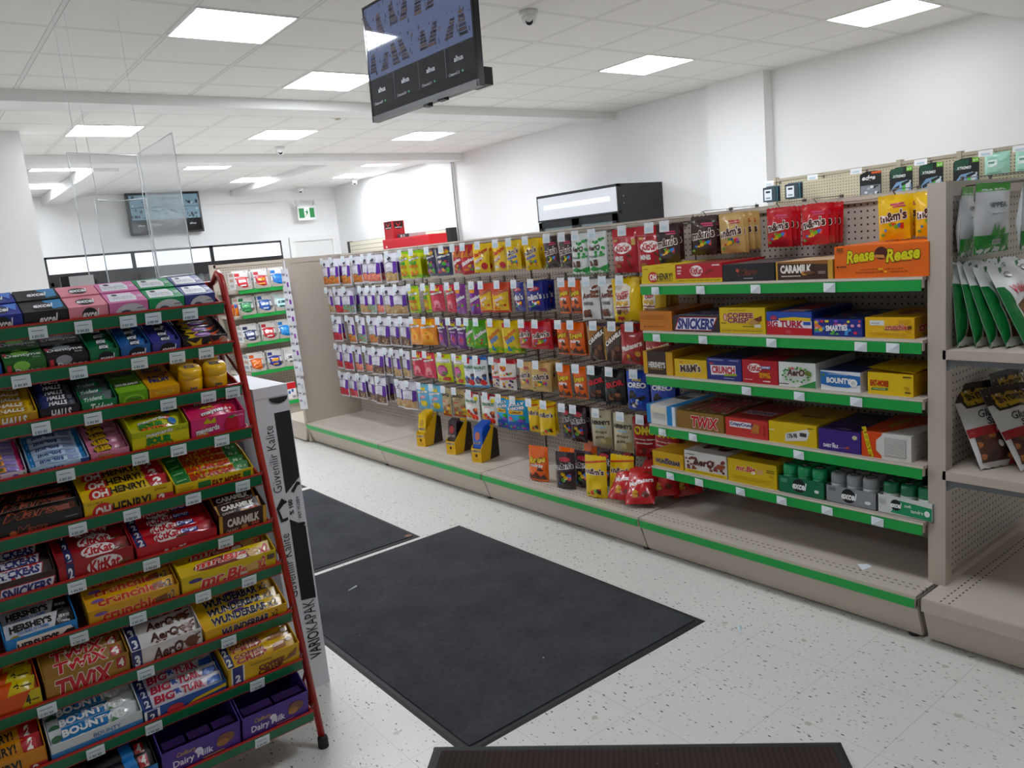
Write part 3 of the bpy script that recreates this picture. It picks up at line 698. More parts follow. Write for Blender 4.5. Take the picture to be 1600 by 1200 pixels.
for k, z in enumerate((1.262, 1.03, .765, .49)):
    m = MB(); m.box(0, 1.08, -.44, 0, z-.014, z, beige); m.box(.0, .3, -.43, 0, z-.03, z-.014, beige); sh = m.build('shelf', t)
    m = MB(); m.box(.06, 1.07, -.452, -.44, z-.034, z+.002, GRN); m.build('price_channel', sh)
    for j in range(3):
        lab, c1, c2 = BIN[k*3+j]; x = 2.47+(.115, .295, .46)[j]+(.02 if k == 3 else .0); W = .155
        bt = thing('display_bin', lab, 'display bin', (x, 7.325, z), group='white bins of toiletries')
        m = MB(); wt = '#e9e8e6'; m.box(-W/2, -W/2+.003, 0, .16, 0, .165, M(wt)); m.box(W/2-.003, W/2, 0, .16, 0, .165, M(wt)); m.box(-W/2, W/2, 0, .16, 0, .004, M(wt))
        rr = random.Random(k*9+j)
        prints(m, [('r', .15, 1-.3*q-.22, .8, 1-.3*q-.05, rr.choice(['#b8b4b4', '#c9a08a', '#9aa6b4'])) for q in range(3)], .16, .165, lambda u, v, o: (-W/2-o, (1-u)*.16, v*.165)); m.build('side_walls', bt)
        m = MB(); m.add([(-W/2, .03, .06), (W/2, .03, .06), (W/2, .06, .178), (-W/2, .06, .178)], [(0, 1, 2, 3)], M(wt))
        prints(m, [('t', 'Y 100' if k % 2 else 'T 500', .78, .9, .22, .07, '#55585c'), ('r', .1, .55, .42, .8, c1), ('p', [(.1, .42), (.5, .52), (.95, .44), (.95, .36), (.5, .44), (.1, .34)], c1)], W, .12, lambda u, v, o: ((u-.5)*W, .03+.03*v-o, .06+.118*v)); m.build('header_card', bt)
        m = MB(); pillow(m, W*.62, .10, .03, c1, [('r', .12, .5, .88, .78, c2), ('r', .2, .15, .8, .28, c2)], seed=k*3+j, top=False); pk = m.build('wrapped_pack', bt, loc=(0, .012, .018), rot=(R(-14), 0, 0))
        m = MB(); n = 10; gm = M('#b9b2a6', .45); v = []
        for q in range(n+1):
            a = q/n; px = -W/2*.98+W*.98*a; hh = .055-.035*math.sin(math.pi*a); v += [(px, -.012-.02*math.sin(math.pi*a), .0), (px, -.016-.022*math.sin(math.pi*a), hh)]
        m.add(v, [(2*q, 2*q+2, 2*q+3, 2*q+1) for q in range(n)], gm, True); m.box(-W/2, W/2, -.012, .02, 0, .006, gm); m.build('scoop_front', bt)
for q, (c, dx) in enumerate((('#2a66b8', 0), ('#e8761e', .022), ('#d8452a', -.012))):
    m = MB(); m.lathe([(0, 0), (.011, 0), (.011, .07), (.008, .075), (.009, .1), (0, .1)], M('#e8822a', .4), n=10); m.lathe([(0, .075), (.0105, .075), (.0105, .105), (0, .106)], M(c, .4), n=10)
    o = m.build('glue_stick', loc=(2.485+dx, 7.34+.02*q, 1.03)); tag(o, 'orange glue stick with %s cap, left end of second toiletries shelf' % ('blue', 'orange', 'red')[q], 'glue stick')
m = MB(); carton(m, .10, .05, .16, '#ece8e6', {'F': [('r', 0, .62, 1, 1, '#c9262e'), ('e', .3, .42, .12, .1, '#3a6ab0'), ('e', .62, .5, .12, .1, '#3a6ab0'), ('r', .55, .06, .9, .2, '#8d8d90')]}); o = m.build('bandage_box', loc=(2.895, 7.33, .166)); tag(o, 'small red and white box on bottom deck beyond the white carton', 'box')
# clip strips of little packets down the front edge of the end panel
for s in range(2):
    t = thing('clip_strip', ('outer' if s else 'inner') + ' plastic clip strip hanging down end panel edge', 'clip strip', (2.452-s*.012, 5.99-s*.03, 0)); m = MB(); m.box(0, .004, -.01, .01, .34, 1.49, M('#e6e6e8', .3)); m.build('strip', t)
    for q in range(8):
        m = MB(); z = 1.42-q*.135-s*.06
        pillow(m, .07, .115, .012, '#e6e6ea', [('r', .62, .3, .86, .62, '#8a3fa8' if q < 5 else '#c9cfd6'), ('r', .1, .55, .5, .7, '#9a9aa6')], seed=q, nu=6, nv=8)
        o = m.build('strip_packet', loc=(2.446-s*.012, 5.985-s*.03, z), rot=(R(4), 0, R(-62+7*(q % 3)))); tag(o, 'small white and purple packet, %s from top of the %s clip strip' % (ORD[q], 'outer' if s else 'inner'), 'packet', 'packets on the clip strips')

# ---------------------------------------------------------------- wall unit with razors beyond the gondola
t = thing('wall_pegboard_unit', 'cream pegboard wall unit with razor packs above gondola top', 'store shelving', (6.72, 0, 0))
m = MB(); m.box(0, .03, .2, 4.44, .15, 1.795, pegboard(1, '#c9c0a2')); m.build('back_panel', t)
m = MB(); m.box(-.006, .035, .2, 4.44, 1.79, 1.815, M('#b4ab98', .45)); m.build('top_rail', t)
for y in (4.44, 3.27, 2.64+.16, 1.6, .4):
    m = MB(); m.box(-.012, .05, y-.03, y+.005, 0, 1.83, M('#b9b09d', .45)); m.build('upright', t)
m = MB(); m.box(-.5, 0, .2, 4.44, .1, .16, M('#b9b09d', .45)); m.box(.03, .44, .2, 4.44, 0, 1.79, M('#b9b09d', .6)); m.build('base_deck', t)
def hook(loc, rotz, length, label, cardw=.045, cardh=.032, rise=.012, group='wire peg hooks', grip=True, white='#e4e7ea'):
    t = thing('peg_hook', label, 'peg hook', loc, (0, 0, rotz), group)
    m = MB(); m.tube([(0, .0, .004), (0, -length*.85, .004), (0, -length, .004+rise)], .0022, M('#8f8d8a', .3, 1), 5); m.tube([(0, 0, .03), (0, -length*.95, .028), (0, -length-.012, .022)], .0016, M('#8f8d8a', .3, 1), 5); m.box(-.008, .008, -.004, 0, -.01, .035, M('#77756f', .4, 1)); m.build('wire', t)
    if cardw:
        m = MB(); y = -length-.014; m.add([(-cardw/2, y, .024-cardh), (cardw/2, y, .024-cardh), (cardw/2, y+.003, .024), (-cardw/2, y+.003, .024)], [(0, 1, 2, 3)], M(white, .25, 0, .5))
        m.add([(-cardw*.3, y-.0006, .02-cardh*.75), (cardw*.3, y-.0006, .02-cardh*.75), (cardw*.3, y-.0006, .02-cardh*.4), (-cardw*.3, y-.0006, .02-cardh*.4)], [(0, 1, 2, 3)], M('#c3d6df', .4)); m.build('price_tag', t)
    return t
RZ = R(-90)
wall_packs = [(4.37, 'b', 'blue-grey blister pack with white label, leftmost on wall pegboard'), (4.14, 'b', 'blue-grey blister pack, second from left on wall pegboard'),
              (3.44, 'e', 'black razor card marked edge with orange corner, on wall pegboard'), (3.185, 'x', 'black and green razor card just left of the end post'), (2.95, 'x', 'black and green razor card directly above the end post'),
              (2.69, 'x', 'black and green razor card right of the end post'), (2.465, 'g', 'pale green wrapped pack, left of two on the wall pegboard'), (2.26, 'g', 'pale green wrapped pack at the right picture edge')]
for y, k, lab in wall_packs:
    m = MB(); W = .185
    if k == 'b':
        pt = thing('blister_pack', lab, 'blister pack', (6.60, y, 1.77 if y > 4.3 else 1.775), (0, 0, RZ), 'packs on the wall pegboard')
        m.box(-.075, .075, 0, .003, -.165, -.02, M('#5a666c', .2)); m.build('backing_card', pt)
        for q in range(3):
            m = MB(); m.box(-.065+.0*q, .065, -.012-.026*q, .0-.026*q, -.16, -.03, M(['#39464c', '#4f8ea6', '#3a474e'][q], .15, 0, .5)); m.build('blister', pt)
        m = MB(); prints(m, [('r', .12, .1, .72, .85, '#dfe6ea'), ('r', .25, .6, .6, .74, '#23282c'), ('r', .25, .2, .6, .3, '#7a8a92')], .13, .13, lambda u, v, o: ((u-.5)*.13, -.066-o, -.16+v*.13)); m.build('label', pt)
    elif k == 'g':
        pt = thing('wrapped_pack', lab, 'wipes pack', (6.58, y, 1.775), (0, 0, RZ), 'packs on the wall pegboard')
        pillow(m, .17, .16, .05, '#a9d8c4', [('r', .12, .35, .55, .68, '#dceee6'), ('r', .16, .5, .42, .6, '#6a9a88'), ('r', .1, .06, .7, .1, '#7fb8a0')], seed=3); m.build('wrapper', pt)
    else:
        pt = thing('razor_card', lab, 'razor pack', (6.60, y, 1.765), (0, 0, RZ), 'packs on the wall pegboard'); a = W/2
        P = [(-a, -.24), (a, -.24), (a, -.01), (a*.4, .0), (-a*.4, -.002), (-a*.95, -.02), (-a, -.04)]
        m.add([(x, 0, z) for x, z in P] + [(x, .004, z) for x, z in P], [tuple(range(7)), tuple(range(13, 6, -1))]+[(i, (i+1) % 7, 7+(i+1) % 7, 7+i) for i in range(7)], M('#121416', .35))
        sf = lambda u, v, o: ((u-.5)*W, -o, -.24+v*.24)
        if k == 'e': prints(m, [('r', .55, .9, 1, .97, '#d8602a'), ('t', 'edge', .42, .76, .6, .2, '#f0f0f0', {'b': .03, 's': .25}), ('r', .04, .0, .96, .52, '#7e858a'), ('blobs', .1, .02, .9, .5, 14, .016, ['#d8dcde', '#2a2d30', '#a8b0b4'], 3)], W, .24, sf)
        else: prints(m, [('p', [(.05, .95), (.05, .62), (.6, .8), (.6, .98)], '#1d4a36'), ('r', .74, .84, .99, .98, '#7cc43a'), ('t', 'for 4!', .865, .91, .18, .07, '#f4f8ee'), ('t', 'XTREME3', .42, .7, .55, .085, '#e6ecea', {'b': .03, 's': .2}), ('p', [(.05, .0), (.05, .25), (.3, .5), (.8, .55), (.95, .4), (.95, .0)], '#7f9fc4'), ('p', [(.15, .3), (.45, .42), (.4, .28), (.18, .2)], '#22282a'), ('p', [(.55, .5), (.7, .5), (.68, .1), (.58, .1)], '#5cc04a'), ('p', [(.72, .55), (.95, .52), (.8, .15), (.7, .2)], '#c9d2d6'), ('p', [(.5, .45), (.85, .56), (.88, .48), (.55, .36)], '#1c2022')], W, .24, sf)
        m.build('card', pt)
for q, (y, lab) in enumerate(((4.37, 'wire peg hook over the leftmost blister pack'), (3.93, 'empty wire peg hook with white tag on the wall pegboard'), (3.53, 'wire peg hook with white tag beside the edge razor card'), (3.0, 'wire peg hook with white tag above the end post'), (2.53, 'wire peg hook with white tag over left pale green pack'), (2.3, 'wire peg hook with white tag over right pale green pack'))):
    hook((6.72, y, 1.775), RZ, .17, lab, .10, .045, group='hooks on the wall pegboard', white='#f2f2f2')
t = thing('wall_socket', 'white double wall socket on the pillar, above gondola top', 'wall socket', (7.055, 4.95, 1.58), (0, 0, RZ)); m = MB(); m.box(-.08, .08, -.01, 0, -.05, .05, M('#e9e9e7', .4)); m.build('plate', t)
for q in (-1, 1):
    m = MB(); m.lathe([(0, 0), (.022, 0), (.02, -.004), (0, -.004)], M('#c4c6c8', .4), c=(q*.04, -.011, 0), n=14, axis=1); m.build('socket_face', t)

# ---------------------------------------------------------------- slat wall display and red cartons beyond the gondola
t = thing('slatwall_display', 'cream slatwall display along right wall behind the red boxes', 'store shelving', (7.0, 10.3, 0))
def slat():
    t = NT('slatwall', .5); o = t.xyz(); g = t.math('LESS_THAN', t.math('ABSOLUTE', t.cell(o[2], .076)), .006); return t.out(t.mix(g, '#d9d4bf', '#9d9684'))
m = MB(); m.box(.0, .06, .1, 3.5, 0, 1.79, slat()); m.build('slat_panel', t)
m = MB(); m.box(-.06, .08, -.0, .1, 0, 1.80, M('#17181a', .5)); m.build('end_cap', t)
m = MB(); m.box(-.02, .07, 3.5, 3.56, 0, 1.8, M('#3a3a3a', .5)); m.build('far_trim', t)
m = MB(); m.box(-.2, .0, .1, 3.5, 1.40, 1.42, M('#8a8a86', .4)); m.build('shelf', t)
rn = random.Random(11)
names = ['small black and white bottle', 'small red bottle', 'small orange bottle']
for q in range(26):
    y = 10.62+q*.112; c = ['#2a2a2c', '#e6e4e0'][q % 2] if q < 12 else rn.choice(['#a82a22', '#d8782a', '#c7a032', '#5a3028', '#b8402a'])
    m = MB(); h2 = .2 if q < 12 else .1; m.lathe([(0, 0), (.03, 0), (.032, .02), (.032, h2*.7), (.014, h2*.8), (.014, h2), (0, h2)], M(c, .35), n=10); m.box(-.022, .022, -.034, -.03, h2*.2, h2*.6, M('#e8e6e2', .4) if q % 2 == 0 else M('#2a2624', .4))
    o = m.build('small_bottle', loc=(6.9, y, 1.42 if q >= 12 else 1.5), rot=(0, 0, RZ))
    o.location.z = 1.42
    tag(o, ('tall black or white bottle on the slatwall shelf, %s from near end' if q < 12 else 'short coloured bottle on slatwall shelf, %s from near end') % (ORD+['eleventh', 'twelfth', 'thirteenth', 'fourteenth', 'fifteenth', 'sixteenth', 'seventeenth', 'eighteenth', 'nineteenth', 'twentieth', 'twenty-first', 'twenty-second', 'twenty-third', 'twenty-fourth', 'twenty-fifth', 'twenty-sixth'])[q], 'bottle', 'bottles on the slatwall shelf')
t = thing('promotion_stand', 'plain grey stand under the red cartons behind the gondola', 'display stand', (5.95, 9.3, 0)); m = MB(); m.box(0, .5, 0, 1.75, 0, 1.56, M('#b9b6b0', .5)); m.build('stand_body', t)
V = lambda w: [('p', [(.12, .96), (.88, .96), (.88, .62), (.5, .52), (.12, .62)], '#141416'), ('p', [(.25, .88), (.36, .88), (.5, .74), (.64, .88), (.75, .88), (.53, .68), (.47, .68)], '#c9242c'), ('r', .2, .61, .8, .645, '#e6e0dc'), ('r', .3, .2, .7, .23, '#8f1a20'), ('r', .35, .3, .65, .33, '#8f1a20')]
m = MB(); carton(m, .26, .20, .26, '#b8222a', {'F': V(1), 'R': V(1), 'L': V(1)}); o = m.build('red_promotion_box', loc=(6.0, 10.52, 1.7005), rot=(0, 0, RZ)); tag(o, 'upright red box with black V emblem, above gondola', 'box')
m = MB(); carton(m, 1.30, .3, .14, '#c2262e', {'F': [('r', 0, .85, 1, 1, '#d03a40'), ('e', .08, .2, .02, .12, '#e8d8d0')]}); o = m.build('red_tray_box', loc=(5.98, 10.05, 1.56), rot=(0, 0, RZ)); tag(o, 'long low red box lying under the upright red box', 'box')
m = MB(); carton(m, .26, .12, .05, '#b9a9a8'); o = m.build('grey_box', loc=(6.05, 9.9, 1.70), rot=(0, 0, RZ)); tag(o, 'flat pale grey pink box on top of the long red box', 'box')
m = MB(); carton(m, .28, .12, .055, '#4a4648', {'F': [('r', .3, .2, .5, .8, '#e4e0e0'), ('r', .62, .2, .72, .8, '#d8d4d4')]}); o = m.build('dark_box', loc=(6.05, 10.22, 1.70), rot=(0, 0, RZ)); tag(o, 'dark grey box with white print on top of long red box', 'box')
# ---------------------------------------------------------------- red wire candy rack at left
TZ = [1.35, 1.235, 1.112, .984, .845, .705, .58, .438, .295, .14]
TH = R(18); TIER = 'top second third fourth fifth sixth seventh eighth ninth lowest'.split()
yl = lambda z: 2.113 + (z-.14)*.19
def tp(k, x, d, n):          # tier frame (right, back, up off the tray) to world
    z = TZ[k]-.018; c, s = math.cos(TH), math.sin(TH)
    return Vector((x, yl(TZ[k]) + d*c - n*s, z + d*s + n*c))
rack = thing('candy_rack', 'red wire candy rack with ten sloping green-edged tiers, at left', 'display rack', (0, 0, 0))
red = M('#a8281f', .4, 0, .2); dred = M('#5e201d', .5); lipg = M('#0f6a45', .35)
XA, XB = -.17, .755
for x in (XA-.022, .78):
    m = MB(); m.tube([(x, 2.128, .03), (x, 2.385, 1.395), (x, 2.395, 1.42), (x, 2.42, 1.432), (x, 2.462, 1.41)], .0105, red, 10); m.build('front_post', rack)
    m = MB(); m.tube([(x-.012, 2.462, 1.405), (x-.012, 2.46, .9), (x-.012, 2.43, .03)], .008, dred, 8)
    m.build('rear_post', rack)
    m = MB(); m.lathe([(0, 0), (.016, 0), (.0155, .03), (.012, .036), (0, .036)], M('#17171a', .6), c=(x, 2.125, 0), n=12); m.build('rubber_foot', rack)
    def brace(pts, mt): b = MB(); b.tube(pts, .005, mt, 6); b.build('brace', rack)
    brace([(x, 2.175, .235), (x-.01, 2.19, .19), (x-.004, 2.14, .10)], red); brace([(x, 2.145, .12), (x-.055, 2.2, .18)], red)
    for z in TZ: brace([(x, yl(z)+.035, z+.0), (x-.03 if x > 0 else x+.03, yl(z)+.01, z-.02)], dred)
    for z in (1.12, .58): brace([(x, 2.113+(z-.14)*.19+.04, z), (x-.012, 2.455, z+.09)], dred)
m = MB(); m.tube([(XA-.022, 2.464, 1.404), (.78, 2.464, 1.404)], .007, red, 8); m.build('top_rail', rack)
LAB = [(.28, .385, .495, .56, .66), (.22, .35, .50, .60, .68), (.24, .36, .55, .66, .73), (.10, .27, .45, .55, .67), (.27, .40, .56, .70), (.24, .42, .62), (.22, .36, .53, .66), (.12, .35, .57), (.2, .34, .62), (.36, .60)]
for k in range(10):
    m = MB()
    def bx(x0, x1, d0, d1, n0, n1, mt):
        v = [tp(k, x, d, n) for x in (x0, x1) for d in (d0, d1) for n in (n0, n1)]
        m.add(v, [(0, 1, 3, 2), (4, 6, 7, 5), (0, 4, 5, 1), (2, 3, 7, 6), (0, 2, 6, 4), (1, 5, 7, 3)], mt)
    bx(XA, XB, 0, .205, -.004, 0, dred); bx(XA, XB, .2, .205, 0, .035, dred); bx(XB-.004, XB, 0, .2, 0, .016, red); bx(XA, XA+.004, 0, .2, 0, .016, red)
    bx(XA, XB+.004, -.006, 0, .016, .0205, red); bx(XA, XB+.004, -.006, 0, -.0185, -.015, red)
    tr = m.build('tray', rack)
    m = MB(); bx(XA, XB+.002, -.0065, -.003, -.015, .016, lipg); m.build('price_strip', tr)
    for x in LAB[k]:
        m = MB(); bx(x-.021, x+.021, -.0085, -.0065, -.021, .012, paper)
        for q in range(5): bx(x-.015+q*.006, x-.012+q*.006+.002*(q % 2), -.0092, -.0085, -.017, -.010, ink)
        bx(x-.015, x+.012, -.0092, -.0085, .001, .003, ink); m.build('price_label', tr)
def place(o, k, x, d, n, lean=0.0, yaw=0.0):
    o.location = tp(k, x, d, n); o.rotation_euler = (TH-lean, 0, yaw); return o

def T(t_, u_, v_, w_, h_, c_, **o): return ('t', t_, u_, v_, w_, h_, c_, o)
# --- top tier: closed gum boxes two deep
def gum(k, x0, x1, col, F, Tp, desc, rows=2, hgt=.047, dep=.083, side=None):
    W = x1-x0-.003
    for q in range(rows):
        m = MB(); carton(m, W, dep, hgt, {'*': col, 'R': side or col}, {'F': F, 'T': Tp})
        o = m.build('gum_box'); place(o, k, (x0+x1)/2, .004+q*(dep+.003), .001+q*.003)
        tag(o, '%s, %s box, %s tier of candy rack' % (desc, ('front', 'rear', 'third')[q], TIER[k]), 'gum box', 'gum boxes on the candy rack')
exF = lambda c='#f4f4f6': [('e', .52, .5, .2, .42, '#16181c'), T('excel', .55, .5, .42, .62, c, s=.3, b=.03)]
exT = lambda c='#f4f4f6': [('e', .5, .45, .24, .3, '#16181c'), T('excel', .52, .5, .46, .34, c, s=.3, b=.03)]
whT = lambda: [('p', [(.06, .12), (.12, .9), (.72, .9), (.8, .5), (.74, .12)], '#eef0f2'), ('e', .28, .74, .08, .10, '#3a3d44'), T('WHITE', .42, .42, .56, .28, '#dfe2e6', o='#9a9ca4', ow=.05), ('r', .82, .5, .97, .56, '#dfe6ea'), ('r', .82, .36, .94, .42, '#dfe6ea')]
whF = lambda: [('e', .55, .3, .4, .6, '#cfd1d6'), ('e', .42, .35, .14, .18, '#5a5d66'), ('r', .7, .55, .9, .62, '#7f8490')]
gum(0, 0.161, 0.254, '#22328c', exF(), exT() + [('p', [(.6, .9), (.98, .98), (.9, .3)], '#4f7fd0')], 'royal blue gum box with white lettering')
gum(0, 0.254, 0.356, '#17191d', exF(), [('p', [(.55, .95), (.98, .98), (.95, .2), (.7, .1)], '#3f86b8')] + exT() , 'black gum box with blue flash')
gum(0, 0.356, 0.453, '#e493a0', exF(), exT(), 'pink gum box with black oval', side='#b05a68')
gum(0, 0.453, 0.554, '#dc7fb2', whF(), whT(), 'magenta gum box with white panel')
gum(0, 0.554, 0.651, '#1f9458', whF(), whT(), 'green gum box with white panel')
gum(0, 0.651, 0.738, '#3c4288', whF(), whT(), 'navy gum box with white panel')
dn = lambda a: ([('e', .4, .7, .2, .3, a), T('Dentyne', .6, .3, .72, .5, '#f2f4f4', b=.03), ('r', .05, .3, .15, .8, '#c03a44')], [('e', .45, .75, .22, .22, a), T('Dentyne', .5, .5, .86, .34, '#f4f6f6', b=.03), T('Ice', .8, .22, .16, .16, '#d8dfe0'), ('r', .03, .55, .12, .8, '#c03a44')])
gum(1, 0.112, 0.186, '#1c58ac', exF(), exT(), 'bright blue gum box at the left frame edge')
f, p = dn('#8fd060'); gum(1, 0.190, 0.284, '#2c6b2e', f, p, 'green gum box with white lettering', hgt=.045, dep=.07)
f, p = dn('#9aa0a6'); gum(1, 0.284, 0.381, '#1c1d21', f, p, 'black gum box with white lettering', hgt=.045, dep=.07)

# --- open display trays full of bars
def tray(k, x0, x1, col, desc, F=(), hf=.03, hb=.06, D=.17, bar=None, n=4, bdesc='', BF=(), bh=.042, pitch=None, lean=R(64), bd=.016, inner=None, name='chocolate_bar', cat='chocolate bar', rough=.28, L=()):
    W = x1-x0-.004; cx = (x0+x1)/2; flat = hf < .04 or bh < .03
    hf = hf*1.25+.004; hb = hf+.014
    m = MB(); open_tray(m, W, D, hf, hb, col, F, inner, L=L); o = m.build('display_tray'); place(o, k, cx, .003, .001)
    tag(o, '%s, on %s tier of candy rack' % (desc, TIER[k]), 'display tray', 'open display trays on the candy rack')
    if bar is None: return
    BF = [it[:3] + (it[3]*.86+.12,) + it[4:5] + (it[5]*.86,) + it[6:] if it[0] == 't' else it for it in BF]
    pitch = max(bh*.80, bd*1.15); n = max(2, min(n, int((D-.02)/pitch)))
    m = MB(); pillow(m, W-.009, bh, bd, bar, BF, crimp='u', seed=k*3.1+x0*7, top=False, rough=rough, nu=14, nv=8, wr=.10); proto = None
    for q in range(n):
        lab = '%s, %s from front in tray on %s tier' % (bdesc, ORD[q], TIER[k])
        if proto is None: proto = o = tag(m.build(name), lab, cat, 'bars in the candy rack trays')
        else:
            o = proto.copy(); COL.objects.link(o); o['label'] = lab
        place(o, k, cx, .012+q*pitch, max(.004, hf-bh*.42) + q*.0045, lean*(.97+.03*(q % 3)), R((q*37 % 5-2)*.6))
stick = lambda txt, c: [('r', 0, 0, 1, .1, '#e9ecee'), ('e', .55, .55, .2, .36, '#181a1e'), T('excel', .56, .55, .36, .5, '#e8ecf0', s=.3, b=.03)]
for a, b2, c, d2 in ((0.381, 0.457, '#1d6e45', 'dark green gum pack'), (0.457, 0.537, '#2a62a2', 'mid blue gum pack'), (0.537, 0.617, '#3b3f92', 'violet blue gum pack')):
    tray(1, a, b2, c, 'open %s tray' % d2, [('e', .55, .4, .3, .5, '#15171b'), T('excel', .58, .42, .5, .6, '#f0f2f4', s=.3, b=.03)], .032, .06, .16, c, 5, d2, stick('', c), bh=.036, bd=.013, name='gum_pack', cat='gum pack')
brst = [('p', [(.05, .1), (.2, .5), (.08, .9), (.28, .62), (.42, .95), (.4, .5), (.6, .2), (.3, .3)], '#d8b428'), ('p', [(.6, .9), (.7, .5), (.95, .85), (.8, .45), (.97, .2), (.68, .35)], '#c8502a'), ('e', .5, .5, .2, .24, '#7a3f9a'), ('e', .5, .5, .13, .1, '#d9c8e4'), ('p', [(.42, .9), (.5, .7), (.6, .95)], '#5a9a3a')]
tray(1, 0.619, 0.748, '#241c24', 'black tray with fruit pictures, rightmost', [('e', .6, .4, .05, .2, '#e0a030'), ('e', .75, .4, .06, .22, '#d86a2a'), ('e', .9, .6, .1, .3, '#c8a090')]+brst[:2], .03, .06, .16, '#1f1a1e', 5, 'black candy pack with yellow bursts', brst, bh=.04, name='candy_pack', cat='candy pack')
hl = lambda c: [('r', .02, .1, .98, .9, c), T('HALLS', .52, .5, .5, .62, '#f0f0f2', s=.2, b=.04)]
tray(2, 0.128, 0.241, '#d8ac28', 'yellow cough drop tray at left frame edge', hl('#b98a28'), .03, .06, .16, '#d8b02c', 6, 'yellow cough drop stick with white lettering', [('r', .2, .2, .86, .85, '#b5862a'), T('HALLS', .53, .52, .52, .5, '#f2efe4', s=.2, b=.04)], bh=.03, name='candy_stick', cat='candy stick')
tray(2, 0.241, 0.337, '#23242c', 'black cough drop tray with white lettering', hl('#1b1c24'), .03, .06, .16, '#23252f', 6, 'black cough drop stick with white lettering', [('p', [(.02, .1), (.2, .1), (.3, .9), (.06, .9)], '#35407a'), T('HALLS', .5, .52, .5, .55, '#eceef2', s=.2, b=.04), ('r', .82, .2, .96, .8, '#565a66')], bh=.03, name='candy_stick', cat='candy stick')
tray(2, 0.337, 0.427, '#1f7a4a', 'green gum tray with striped packs', [('p', [(0, 0), (1, .35), (1, 0)], '#dfe6e4'), T('Trident', .55, .5, .6, .6, '#f2f6f4', s=.3, b=.03)], .028, .06, .16, '#2a8a55', 4, 'green gum pack with dark band', [('r', 0, .62, 1, 1, '#5d6e6a'), ('p', [(0, .12), (.8, .3), (.8, .22), (0, .0)], '#bcd8cc'), T('Trident', .36, .38, .56, .36, '#f2f6f4', s=.3, b=.02), ('r', .75, .3, .98, .62, '#6a6a70')], bh=.045, name='gum_pack', cat='gum pack')
def upright(k, x0, x1, col, desc, F, Tp, hf=.045, D=.15, dep2=.05):
    W = x1-x0-.004; m = MB(); a = W/2
    carton(m, W, D, hf, col, {'F': F, 'T': Tp}); o = m.build('gum_carton'); place(o, k, (x0+x1)/2, .003, .001); tag(o, desc + ', on third tier of candy rack', 'gum carton')
upright(2, 0.427, 0.504, '#6aa832', 'lime green gum carton with dark banner', [('e', .5, .45, .38, .42, '#9ccc4a'), ('e', .5, .5, .3, .26, '#5f9a30'), ('r', .25, .55, .75, .62, '#2f6420')], [('p', [(0, .45), (.98, .45), (.9, .38), (.98, .31), (0, .31)], '#26301a'), T('DOUBLEMINT', .48, .38, .8, .09, '#f2f6e8', b=.03), ('r', .1, .78, .9, .95, '#2f3a22'), ('r', .1, .62, .9, .74, '#8cc24a'), ('r', .0, .02, 1, .26, '#86bc42')])
upright(2, 0.504, 0.588, '#dca21e', 'orange-yellow gum carton with blue-black lettering', [('r', .2, .6, .8, .72, '#f0d060'), ('r', .25, .64, .75, .68, '#8a5a1a'), ('e', .9, .15, .06, .14, '#c0302a')], [T('JUICY', .5, .48, .62, .14, '#23306a', b=.05), T('FRUIT', .52, .33, .66, .14, '#23306a', b=.05), T('JUICY', .5, .88, .6, .11, '#23306a', b=.05), T('FRUIT', .52, .76, .62, .11, '#23306a', b=.05), ('r', .03, .62, .97, .64, '#b98218'), ('e', .86, .6, .07, .05, '#c0302a')])
# round gum bottles, two by two
def bottle(name, body, cap, label, top=(), R0=.034, Hb=.075):
    t = thing(name, '', 'gum bottle')
    m = MB(); m.lathe([(0, 0), (R0*.9, 0), (R0, .006), (R0, Hb*.56), (R0*.95, Hb*.64), (0, Hb*.66)], M(body, .25, 0, .5), 24)
    prints(m, label, 1, 1, lambda u, v, o: ((R0+o)*math.sin((u-.5)*2.0), -(R0+o)*math.cos((u-.5)*2.0), Hb*.5*v), lim=.2); m.build('bottle_body', t)
    m = MB(); m.lathe([(0, Hb*.64), (R0*.93, Hb*.645), (R0*.98, Hb*.68), (R0*.98, Hb*.88), (R0*.93, Hb*.95), (R0*.8, Hb), (0, Hb)], M(cap, .25, 0, .5), 24)
    prints(m, list(top), R0*1.6, R0*1.6, lambda u, v, o: ((u-.5)*R0*1.6, (v-.5)*R0*1.6, Hb+.0004+o)); m.build('bottle_cap', t)
    return t
b0 = None; a, b2 = 0.589, 0.713
for q in range(4):
    lab = 'round yellow gum bottle, %s %s of four, third rack tier' % (('front', 'rear')[q//2], ('left', 'right')[q % 2])
    x = a+.036+(q % 2)*.07; d = .036+(q//2)*.071
    if b0 is None: b0 = bottle('gum_bottle', '#eab422', '#eebc28', [('r', .25, .12, .75, .18, '#c88a18'), T('Juicy', .5, .65, .3, .22, '#23306a', b=.05), T('Fruit', .5, .4, .3, .22, '#23306a', b=.05)], [T('Juicy', .5, .6, .55, .2, '#23306a', b=.05), T('Fruit', .5, .38, .5, .2, '#23306a', b=.05)], .0335, .078); o = b0; o['label'] = lab; o['group'] = 'yellow gum bottles on the candy rack'
    else: o = dup(b0, lab, (0, 0, 0))
    place(o, 2, x, d, .001)
mr = [('r', 0, 0, .12, 1, '#d8407a'), ('r', .88, 0, 1, 1, '#d8407a'), ('r', .15, .2, .5, .8, '#e8a04a'), ('r', .5, .2, .85, .8, '#9a86c8'), T('fruit', .3, .5, .25, .45, '#3a6a3a', b=.03)]
